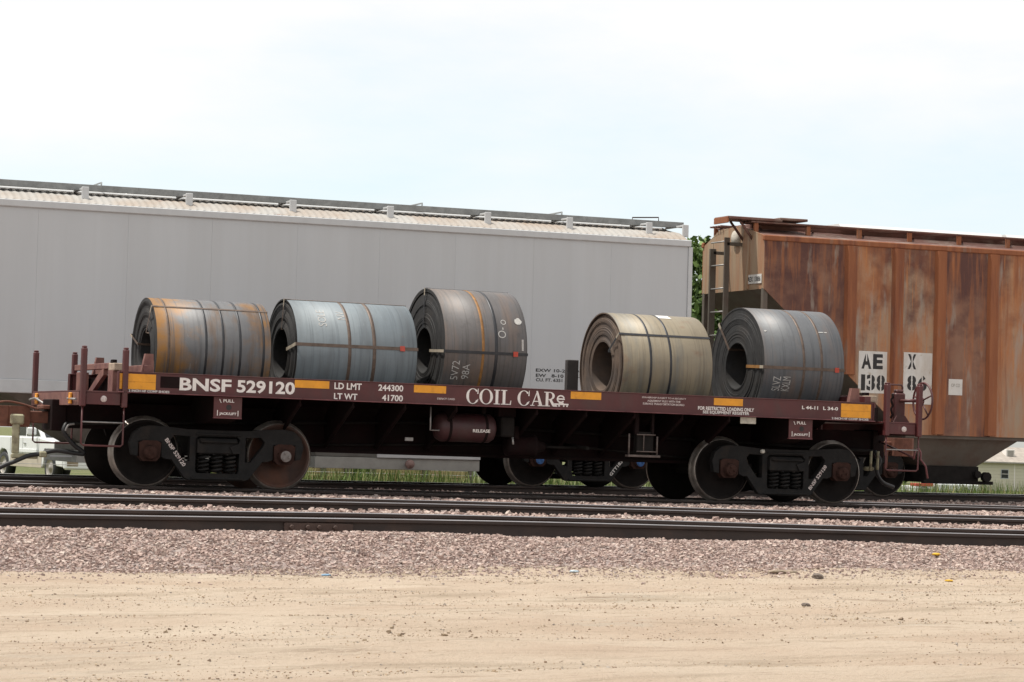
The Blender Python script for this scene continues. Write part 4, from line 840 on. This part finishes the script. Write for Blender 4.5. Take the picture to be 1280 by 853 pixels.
# hopper bays
for k, (x0, x1) in enumerate(((-11.6, -7.2), (-6.3, -1.9), (-1.7, 2.7))):
    xm = (x0+x1)/2+(.7 if k == 1 else 0)
    vs = [(x0, -1.5, 1.49), (x1, -1.5, 1.49), (x1, 1.5, 1.49), (x0, 1.5, 1.49), (xm-1.2, -.75, .52), (xm+1.2, -.75, .52), (xm+1.2, .75, .52), (xm-1.2, .75, .52)]
    MB().add(vs, [(0, 1, 5, 4), (1, 2, 6, 5), (2, 3, 7, 6), (3, 0, 4, 7), (4, 5, 6, 7)]).build('hopper_bay', GREYD, gh)
    gt = bx('outlet_gate', mat('gate_grey', (.30, .295, .27), .6, var=.12, scale=6), gh, xm-1.40, xm+1.46, -1.2, 1.2, .235, .42, c=.006)
    bx('gate_rail', GREYT, gt, xm-.35, xm+1.46, -1.235, -1.2, .425, .50, c=.005); bx('gate_bar', GREYT, gt, xm-1.75, xm-1.35, -.9, -.86, .31, .34, c=.004)
    bx('gate_frame', GREYD, gt, xm-1.3, xm+1.3, -.9, .9, .42, .54, c=.01)
    MB().lathe([(-1.36, .0001), (-1.36, .03), (-1.34, .03), (-1.34, .075), (-1.29, .075), (-1.29, .045), (-1.19, .045)], 'Y', (xm+.19, 0, .33), 18).build('gate_capstan', mat('pinkish_rust', (.25, .16, .14), .7, var=.3, scale=15), gt)
gt1 = make_truck(gh, 4.0, 'blue'); make_truck(gh, -10.9, 'blue')
me = text_mesh('GTT18303', .42, .055, .02); me.materials.append(WHITE); obj('lettering', me, gt1, (.43, -1.059, .20), (0, -math.radians(50), 0))
for s_, x0, x1, z0, z1 in (('EXW 10-2  H 9-5', 2.778, 3.66, 1.917, 1.970), ('EW   8-10 H 15-0', 2.78, 3.66, 1.830, 1.885), ('CU. FT. 6351', 2.783, 3.262, 1.757, 1.812)):
    letter(s_, x0, x1, z0, z1, -1.5525, BLACKP, gh, .022)

# ------------------------------------------------------------------ rusty covered hopper
rh = tag(empty('covered_hopper', (0, YD, 0), (0, -TILT, 0)), 'rusty streaked covered hopper car with vertical side ribs and white number placards', 'railcar')
RX0, RX1, RT, RBm = 7.0, 22.4, 4.40, 1.06
ribs = [8.705, 9.655, 10.53, 11.625, 12.7, 13.75, 14.8, 15.85, 16.9, 17.95, 19.0, 20.4]
edges = [7.0]+ribs+[22.4]
RYF = .85
for s in (-1, 1):
    y0, y1 = (-1.55, -1.53) if s < 0 else (RYF, RYF-.02)
    for i in range(len(edges)-1):
        a_, b_ = edges[i]+.002, edges[i+1]-.002
        zl = lambda x: max(RBm, 3.50-(x-7.0)*.845, 3.50-(22.4-x)*.845)
        P = [(a_, RT), (a_, zl(a_))]
        for xk in (9.888, 19.512):
            if a_ < xk < b_: P.append((xk, RBm))
        P += [(b_, zl(b_)), (b_, RT)]
        MB().prism(P, (), y0, y1).build('side_panel', RUSTB if i in (0, 3, 6) else RUSTA, rh)
    for i, x in enumerate(ribs):
        zl_ = zl(x)-.0
        MB().prism([(x-.125, y0+s*.001), (x-.085, y0+s*.065), (x+.085, y0+s*.065), (x+.125, y0+s*.001)], (), zl_+.02, RT-.07, 'XY').build('side_rib', RUSTRIB, rh)
    bx('top_chord', RUSTRIB, rh, RX0-.02, RX1+.02, y0-s*.06, y0+s*.025, RT-.065, RT+.03, c=.012)
    bx('side_sill', RUSTSL, rh, RX0+2.9, RX1-2.9, y0-s*.16, y0-s*.03, RBm-.06, RBm+.03, c=.008)
    bx('end_side_sill', RUSTSL, rh, RX0-.45, RX0+2.9, y0-s*.13, y0-s*.05, RBm-.02, RBm+.18, c=.008)
    bx('corner_post', RUSTSL, rh, RX0+.0, RX0+.09, y0-s*.11, y0-s*.02, RBm+.18, 3.52, c=.008)
    b = MB().add([(RX0, y0-s*.05, RT+.02), (RX1, y0-s*.05, RT+.02), (RX1, -.35, RT+.27), (RX0, -.35, RT+.27)], [(0, 1, 2, 3)]); b.build('roof_sheet', RUSTRF, rh)
    yb = -1.09 if s < 0 else .45
    for k in range(12):
        x = 7.06+1.03*k
        bx('running_board_bracket', RUSTRIB, rh, x-.04, x+.04, yb+s*.02, yb-s*.03, RT+.08, RT+.27, c=.005)
        MB().tube([(x, yb, RT+.26), (x+.35, yb-s*.45, RT+.2)], .018, 4).build('board_brace', RUSTRF, rh)
    # grating board: slats running lengthwise over cross bars
    for j in range(5): MB().box(RX0-.05, RX1+.1, yb+s*(.04-.1*j), yb+s*(-.005-.1*j), RT+.272, RT+.30, .003).build('board_slat', RUSTRF, rh)
bx('hatch_coaming', RUSTRF, rh, RX0+.2, RX1-.2, -.62, -.05, RT+.15, RT+.30, c=.02)
for (a_, b_) in ((9.0, 12.4), (12.5, 15.9), (16.0, 19.4)):
    MB().prism([(-.66, RT+.301), (-.02, RT+.301), (-.1, RT+.40), (-.56, RT+.40)], (), a_, b_, 'YZ').build('hatch_cover', FIBRE, rh)
MB().box(6.48, 7.55, -1.15, -.62, RT+.31, RT+.36, .008).box(7.5, 8.05, -1.15, -.2, RT+.34, RT+.385, .008).build('end_running_board', RUSTRF, rh)
bx('board_fascia', RUSTRIB, rh, 6.47, 6.50, -1.15, -.62, RT+.24, RT+.345, c=.004)
for yy in (-1.05, -.7): MB().tube([(6.75, yy, RT+.31), (7.02, yy, RT-.02)], .025, 4).build('board_brace', RUSTRF, rh)
MB().prism([(-1.53, 3.50), (.83, 3.50), (.83, RT-.05), (.2, RT+.22), (-.6, RT+.25), (-1.53, RT+.02)], (), RX0+.002, RX0+.02, 'YZ').build('end_sheet', RUSTEND, rh)
MB().prism([(-1.53, 3.50), (.83, 3.50), (.83, RT-.05), (.2, RT+.22), (-.6, RT+.25), (-1.53, RT+.02)], (), RX1-.002, RX1-.02, 'YZ').build('end_sheet', RUSTEND, rh)
for xe, xi in ((RX0, RX0+2.9), (RX1, RX1-2.9)):
    MB().add([(xe+.01, -1.528, 3.50), (xe+.01, .828, 3.50), (xi, .828, 1.05), (xi, -1.528, 1.05)], [(0, 1, 2, 3)]).build('slope_sheet', RUSTSL, rh)
for yy in (-.95, -.1, .45): MB().prism([(RX0-.04, 3.52), (RX0+.0, RT+.05), (RX0+.002, RT+.05), (RX0+.002, 3.52)], (), yy-.03, yy+.03).build('end_stiffener', RUSTEND, rh)
MB().lathe([(RX0-.05, .0001), (RX0-.05, .135), (RX0+.0, .135)], 'X', (0, -.49, RT+.03), 24).build('vent_disc', mat('pale_disc', (.42, .38, .32), .6, var=.15, scale=12), rh)
# end ladder
ld = MB().box(6.64, 6.76, -.18, -.13, RBm+.1, RT-.15, .006).box(6.66, 6.76, -.70, -.66, RBm+.1, RT+.02, .006).build('end_ladder', RUSTSL, rh)
for k in range(8): MB().tube([(6.67, -.15, RBm+.42+.41*k), (6.67, -.68, RBm+.42+.41*k)], .014, 6).build('rung', GALV, ld)
MB().box(6.70, 7.01, -.70, -.66, RT-.12, RT-.06, .006).box(6.70, 7.01, -.18, -.14, RT-.25, RT-.19, .006).build('ladder_arm', RUSTSL, rh)
bx('end_platform', RUSTSL, rh, 6.45, 9.0, -1.42, 1.42, RBm-.02, RBm+.005, c=.004)
bx('end_sill', RUSTSL, rh, 6.44, 6.47, -1.45, 1.45, .80, RBm+.1, c=.004)
bx('center_sill', UNDER, rh, 6.45, 10.6, -.2, .2, .66, RBm-.03, c=.01)
coupler(rh, -1, 0).build('coupler', RUSTCPL, rh, loc=(6.50, 0, .83), bevel=.012)
for x0, x1 in ((9.9, 12.35), (15.2, 17.4), (17.6, 19.4)):
    xm = (x0+x1)/2-.05
    vs = [(x0, -1.45, RBm-.02), (x1, -1.45, RBm-.02), (x1, 1.45, RBm-.02), (x0, 1.45, RBm-.02), (xm-.53, -1.15, .52), (xm+.53, -1.15, .52), (xm+.53, 1.15, .52), (xm-.53, 1.15, .52)]
    MB().add(vs, [(0, 1, 5, 4), (1, 2, 6, 5), (2, 3, 7, 6), (3, 0, 4, 7), (4, 5, 6, 7)]).build('hopper_bay', RUSTSL, rh)
    g_ = bx('outlet_gate', UNDER, rh, xm-.55, xm+.55, -1.2, 1.2, .22, .52, c=.01)
    MB().box(xm-.6, xm+.85, -1.22, -1.12, .20, .26, .006).lathe([(-1.32, .0001), (-1.32, .09), (-1.22, .09)], 'Y', (xm+.66, 0, .34), 10, sm=False).lathe([(-1.30, .0001), (-1.30, .07), (-1.22, .07)], 'Y', (xm+.48, 0, .38), 8, sm=False).build('gate_gear', UNDER, g_)
make_truck(rh, 8.95, 'dark', z=-.055); make_truck(rh, 20.4, 'dark', z=-.055)
# placards
for i, (x0, x1, z0, z1) in enumerate(((8.90, 9.47, 1.765, 2.500), (9.805, 10.39, 1.60, 2.510), (10.737, 11.023, 1.785, 2.069))):
    bx('placard', PLAC, rh, x0, x1, -1.556, -1.548, z0, z1, c=.002)
def stencil(s_, x0, x1, z0, z1, cuts):
    ws = [.55 if ch == '1' else 1. for ch in s_]; u = (x1-x0)/sum(ws); x = x0
    for ch, w_ in zip(s_, ws):
        wd = u*w_; letter(ch, x+u*.07, x+wd-u*.07, z0, z1, -1.5585, BLACKP, rh, .045 if ch != '1' else .03)
        for f in {'A': (.49,), 'X': (.5,)}.get(ch, (.5,) if ch in '3806' else ()): bx('stencil_gap', PLAC, rh, x+wd*f-.012, x+wd*f+.012, -1.5605, -1.5595, (z0+z1)/2 if ch == 'A' else z0-.004, z1+.004, c=.0002)
        x += wd
stencil('AE', 8.94, 9.40, 2.19, 2.455, 0); stencil('138', 8.94, 9.45, 1.81, 2.09, 0); stencil('X', 9.875, 10.075, 2.215, 2.48, 0); stencil('86', 9.87, 10.30, 1.835, 2.105, 0)
letter('OP CO', 10.79, 10.97, 1.93, 1.99, -1.5585, mat('grey_print', (.3, .28, .24), .7), rh, 0)
pe = MB().box(RX0-.012, RX0-.004, -1.47, -.93, 3.60, 3.76, .001).build('placard', PLAC, rh)
me = text_mesh('AEX 13886', .48, .09, .02); me.materials.append(BLACKP); obj('lettering', me, rh, (RX0-.014, -.96, 3.635), (0, 0, -PI/2))

# ------------------------------------------------------------------ grass, trees, yard beyond the tracks
def gz(x, y): return float(sand_z(np.array(float(x)), np.array(float(y))))
GR = stone_mat('grass_blade', [(.10, .17, .035), (.14, .21, .05), (.085, .14, .03), (.20, .24, .075), (.36, .33, .15), (.12, .19, .04)], .7)
n = 60000; gx = RNG.uniform(-9, 30, n); gy = RNG.uniform(9.0, 14.0, n); hh = RNG.gamma(6, .075, n)*(.9+.9*vnoise(gx*.5, gy*.5, 41))+.08
hh = np.clip(hh*.86, .08, .80)*np.clip((gx+4)/3.5, .3, 1); a = RNG.uniform(0, 2*PI, n); wd = RNG.uniform(.006, .014, n); ln = RNG.normal(0, .10, (n, 2))
g0 = sand_z(gx, gy)-.02
B = np.stack([gx, gy, g0], 1); dx = np.stack([np.cos(a)*wd, np.sin(a)*wd, 0*wd], 1)
mid = B+np.stack([ln[:, 0]*.4, ln[:, 1]*.4, hh*.6], 1); tip = B+np.stack([ln[:, 0], ln[:, 1], hh], 1)
co = np.stack([B-dx, B+dx, mid+dx*.7, mid-dx*.7, tip+dx*.05, tip-dx*.05], 1).reshape(-1, 3)
i = 6*np.arange(n)[:, None]; F = np.concatenate([i+np.array([[0, 1, 2, 3]]), i+np.array([[3, 2, 4, 5]])], 0)
tag(obj('grass', np_mesh('grass', co, F, GR)), 'tall green grass growing beyond the hopper track', 'grass', kind='stuff')
LEAF_D = stone_mat('leaf_dark', [(.08, .135, .035), (.115, .18, .045), (.06, .10, .03), (.14, .21, .055)], .6)
LEAF_L = stone_mat('leaf_light', [(.10, .16, .04), (.13, .19, .05), (.075, .125, .03), (.16, .21, .065)], .6)
BARKM = mat('tree_bark', (.10, .08, .06), .9, var=.3, scale=6, bump=.4)
def leaves(centers, rad, per, size, seed):
    r = np.random.default_rng(seed); C = np.repeat(np.array(centers), per, 0); Rr = np.repeat(np.array(rad), per)
    d = r.normal(size=(len(C), 3)); d /= np.linalg.norm(d, axis=1)[:, None]; C = C+d*(Rr*r.uniform(.35, 1.05, len(C))**.6)[:, None]*np.array([1, 1, .75])
    u = r.normal(size=(len(C), 3)); u /= np.linalg.norm(u, axis=1)[:, None]; v = np.cross(u, r.normal(size=(len(C), 3))); v /= np.linalg.norm(v, axis=1)[:, None]
    s = (size*r.uniform(.6, 1.3, len(C)))[:, None]
    co = np.stack([C-u*s, C+v*s*.5, C+u*s, C-v*s*.5], 1).reshape(-1, 3); return co, np.arange(len(co)).reshape(-1, 4)
def tree(x, y, h, cr, label, lm, seed, n=60, per=150, size=.16, low=.3, name='tree'):
    r = random.Random(seed); t = tag(empty(name, (x, y, gz(x, y))), label, 'tree' if h > 3 else 'bush', 'trees and bushes beyond the tracks')
    b = MB(); b.tube([(0, 0, -.1), (r.uniform(-.2, .2), .1, h*.3), (r.uniform(-.3, .3), 0, h*.6), (0, 0, h*.92)], [h*.022, h*.017, h*.011, h*.003], 8)
    cs, rs = [], []
    for k in range(n):
        a_ = r.uniform(0, 2*PI); zz = r.uniform(low, 1.); env = math.sin(min(1, (zz-low*.8)/(1.02-low*.8))*PI)**.6
        q = cr*env*math.sqrt(r.uniform(.1, 1)); p = (q*math.cos(a_), q*math.sin(a_), h*zz*.93)
        cs.append(p); rs.append(r.uniform(.12, .24)*cr)
        if k % 4 == 0: b.tube([(0, 0, h*zz*.6), (p[0]*.5, p[1]*.5, h*zz*.78), p], [h*.008, h*.005, h*.002], 5)
    b.build('trunk', BARKM, t); co, F = leaves(cs, rs, per, size, seed); obj('crown', np_mesh('crown', co, F, lm), t)
tree(34.6, 61, 10.9, 3.8, 'tall dark green tree seen through the gap between the hopper cars', LEAF_D, 5, 110, 160, .18)
tree(31.4, 52, 6.0, 2.6, 'lower light green tree in front of the dark tree between the hopper cars', LEAF_L, 6, 60, 170, .13, .15)
tree(13.3, 45, 2.1, 1.2, 'bright green bush against the board fence', LEAF_L, 8, 24, 120, .08, .05, 'bush')
tree(41.0, 60, 2.6, 1.6, 'leafy green bush behind the cream mobile home lane', LEAF_L, 9, 30, 120, .12, .05, 'bush')
tree(96, 150, 5.6, 3.6, 'dark green tree behind the roof of the cream mobile home', LEAF_D, 12, 40, 130, .25, .1)
tree(20.5, 56, 2.6, 2.2, 'wide dark bush beyond the end of the board fence', LEAF_D, 14, 34, 110, .13, .02, 'bush')

# board fence
FW = mat('tan_boards', (.30, .225, .115), .85, var=.25, scale=4, stretch=(.6, 1, 5)); FP = mat('fence_post', (.085, .07, .06), .85, var=.3, scale=5)
fe = tag(empty('board_fence', (0, 40, gz(10, 40))), 'tan horizontal board fence with dark posts beyond the grass', 'fence')
for k in range(6):
    bx('board', FW, fe, 4.6, 10.58, 0, .03, .10+.235*k, .31+.235*k, c=.004); bx('board', FW, fe, 10.6, 11.3, .0, .03, .10+.235*k, .31+.235*k, c=.004); bx('board', FW, fe, 12.2, 15.4, .0, .03, .10+.235*k, .31+.235*k, c=.004)
for x in (4.6, 6.6, 8.6, 10.6, 11.35, 12.2, 13.9, 15.4): bx('post', FP, fe, x-.08, x+.08, -.12, -.002, 0, 1.62, c=.01)
# utility trailer box (pale) past the fence end
ub = tag(empty('cargo_trailer', (17.9, 46, gz(17.9, 46))), 'pale grey box trailer parked past the end of the board fence', 'trailer')
GP = mat('trailer_grey', (.42, .45, .42), .5, var=.06, scale=2)
for k in range(4): bx('side_panel', GP, ub, -1.2+.9*k, -1.2+.9*k-.006+.9, -.9, -.88, .42, 1.9, c=.004)
bx('box', GP, ub, -1.2, 2.4, -.88, .9, .42, 1.9, c=.02); bx('roof', GP, ub, -1.25, 2.45, -.95, .95, 1.9, 1.96, c=.02)
for x in (.3, 1.1): MB().lathe([(-1.0, .0001), (-1.0, .2), (-1.02, .33), (-.85, .33), (-.85, .0001)], 'Y', (x, 0, .33), 20).build('wheel', RUBBER, ub)
bx('tail_lamp', REDTAG, ub, 2.0, 2.15, -.915, -.9, .5, .6, c=.004); MB().box(-2.2, -1.2, -.06, .06, .4, .48, .01).build('drawbar', FP, ub)

# white pickup
PW = mat('white_car_paint', (.72, .73, .73), .25, var=.03, scale=2); GLASS = mat('dark_glass', (.02, .024, .028), .08, var=.1)
DIRTW = mat('dusty_lower_paint', (.46, .40, .32), .5, var=.12, scale=2); CHR = mat('chrome', (.5, .5, .5), .2, .9, var=.1)
ph = math.radians(-80)
pk = tag(empty('pickup_truck', (0, 0, 0), (0, 0, ph)), 'white pickup truck with dusty door sills parked beyond the hopper track', 'pickup truck')
fc = Vector((1.75, 36, 0)); loc = Vector((2.75, -1.0, 0)); loc.rotate(Matrix.Rotation(ph, 3, 'Z')); pk.location = (fc.x-loc.x, fc.y-loc.y, gz(2, 37)-.06)
def arch(cx): return [(cx+.47*math.cos(t), .40+.47*math.sin(t)) for t in np.linspace(PI-.1, .1, 10)]
side = [(-2.85, .42)]+arch(-1.75)+[(-1.2, .36), (1.2, .36)]+arch(1.78)[0:]+[(2.72, .42), (2.75, .80), (2.72, 1.08), (1.4, 1.18), (.95, 1.22), (-2.85, 1.22)]
MB().prism(side, (), -1.0, 1.0).build('body', PW, pk, bevel=.03)
MB().prism([(.95, 1.20), (.30, 1.82), (-.1, 1.88), (-1.15, 1.86), (-1.30, 1.20)], (), -.88, .88).build('cab', PW, pk, bevel=.05)
for s in (-1, 1):
    MB().prism([(.78, 1.25), (.25, 1.74), (-.25, 1.77), (-.25, 1.25)], (), s*.883, s*.888).build('window', GLASS, pk); MB().prism([(-.32, 1.25), (-.32, 1.77), (-1.05, 1.76), (-1.15, 1.25)], (), s*.883, s*.888).build('window', GLASS, pk)
    bx('door_moulding', PW, pk, -.9, .9, s*1.0, s*1.025, .78, .88, c=.01); bx('sill_panel', DIRTW, pk, -1.15, 1.22, s*1.001, s*1.008, .37, .70, c=.003)
    for xx in (-.25, .98, -1.2): bx('door_gap', BLACKP, pk, xx-.007, xx+.007, s*.999, s*1.003, .44, 1.2, c=.001)
    bx('door_handle', CHR, pk, -.15, .02, s*1.0, s*1.03, 1.02, 1.06, c=.008)
    bx('mirror', PW, pk, .72, .82, s*1.02, s*1.28, 1.28, 1.50, c=.03)
    bx('headlight', CHR, pk, 2.70, 2.765, s*.62, s*.97, .86, 1.05, c=.01); bx('turn_signal', mat('smoked_lens', (.28, .22, .16), .2), pk, 2.86, 2.915, s*.60, s*.93, .46, .60, c=.01)
    for xw in (-1.75, 1.78):
        w_ = MB().lathe([(s*.72, .0001), (s*.72, .36), (s*.76, .39), (s*.95, .39), (s*.985, .36), (s*.985, .26)], 'Y', (xw, 0, .39), 28).build('wheel', RUBBER, pk)
        MB().lathe([(s*.985, .26), (s*.95, .235), (s*.94, .10), (s*.985, .08), (s*.985, .0001)], 'Y', (xw, 0, .39), 24).build('rim', mat('alloy_rim', (.36, .33, .29), .4, .5), w_)
bx('grille', MATS['fascia_grey'] if 'fascia_grey' in MATS else BLACKP, pk, 2.70, 2.77, -.58, .58, .80, 1.02, c=.02); bx('front_bumper', PW, pk, 2.74, 2.90, -.99, .99, .36, .70, c=.05)
bx('windshield', GLASS, pk, -.01, .012, -.78, .78, -.4, .4, c=.003).matrix_local = Matrix.Translation((.645, 0, 1.51)) @ Matrix.Rotation(-.81, 4, 'Y')
# cream mobile home
CRM = mat('cream_siding', (.56, .53, .42), .65, var=.05, scale=1, stretch=(.3, 1, 12)); SHG = mat('weathered_shingle', (.33, .29, .25), .85, var=.2, scale=3)
mh = tag(empty('mobile_home', (85.0, 120, gz(85, 120))), 'long cream mobile home with grey shingle roof and small window', 'house')
z0 = 0; hw = 2.17
MB().box(-.1, 11, 0, 4.2, -.1, hw, .02).build('wall', CRM, mh)
for k in range(9): bx('siding_board', CRM, mh, -.12, 11.02, -.03, -.002, .05+.235*k, .27+.235*k, c=.004)
MB().add([(-.5, -.4, hw-.05), (11.4, -.4, hw-.05), (10.0, 2.1, hw+1.0), (1.3, 2.1, hw+1.0), (-.5, 4.6, hw-.05), (11.4, 4.6, hw-.05)], [(0, 1, 2, 3), (0, 3, 4), (3, 2, 5, 4), (1, 5, 2), (0, 4, 5, 1)]).build('roof', SHG, mh)
bx('fascia', mat('fascia_grey', (.30, .28, .25), .6), mh, -.5, 11.4, -.43, -.39, hw-.16, hw-.05, c=.01)
wn = bx('window', GLASS, mh, 1.85, 2.40, -.06, -.035, .98, 1.55, c=.004); bx('window_frame', mat('window_frame_grey', (.4, .42, .44), .5), wn, 1.80, 2.45, -.052, -.034, .93, 1.60, c=.004)
bx('window_sash', WHITE, wn, 1.85, 2.4, -.068, -.058, 1.25, 1.28, c=.002)
wn = bx('window', GLASS, mh, 6.2, 7.2, -.06, -.035, .9, 1.6, c=.004); bx('window_frame', MATS['window_frame_grey'], wn, 6.15, 7.25, -.052, -.034, .85, 1.65, c=.004)
rv = bx('roof_vent', WHITE, mh, 2.6, 3.3, .55, 1.1, hw+.25, hw+.85, c=.02); bx('vent_louver', MATS['fascia_grey'], rv, 2.7, 3.2, .53, .56, hw+.35, hw+.75, c=.01)
bx('corner_trim', WHITE, mh, 2.9, 2.98, -.04, -.032, 0, hw, c=.002)
# low flat trailer with red stripe near the fence line
lt = tag(empty('flat_trailer', (43.3, 60, gz(44, 60))), 'low white flat trailer with a red edge standing in the grass', 'trailer')
bx('deck', PW, lt, .9, 3.0, -.6, .6, .25, .56, c=.03); bx('red_edge', REDTAG, lt, -.1, .75, -.62, -.1, .44, .56, c=.01); bx('side_board', PW, lt, -.1, .89, -.6, .6, .2, .44, c=.02)
for x in (.3, 2.3): MB().lathe([(-.7, .0001), (-.7, .22), (-.61, .25), (-.61, .0001)], 'Y', (x, 0, .2), 18).build('wheel', RUBBER, lt)
bx('stake', GALV, lt, .78, .86, -.68, -.62, 0, .75, c=.01)
wf = tag(empty('wire_fence', (0, 19.0, gz(20, 19))), 'thin wire fence along the edge of the tall grass', 'fence')
for x in (-4, 2, 8, 14, 20, 26, 32): MB().tube([(x, 0, -.2), (x, 0, .62)], .02, 6).build('post', FP, wf)
MB().tube([(-6, 0, .50), (34, 0, .50)], .006, 4).build('wire', GALV, wf); MB().tube([(-6, 0, .28), (34, 0, .28)], .006, 4).build('wire', GALV, wf)
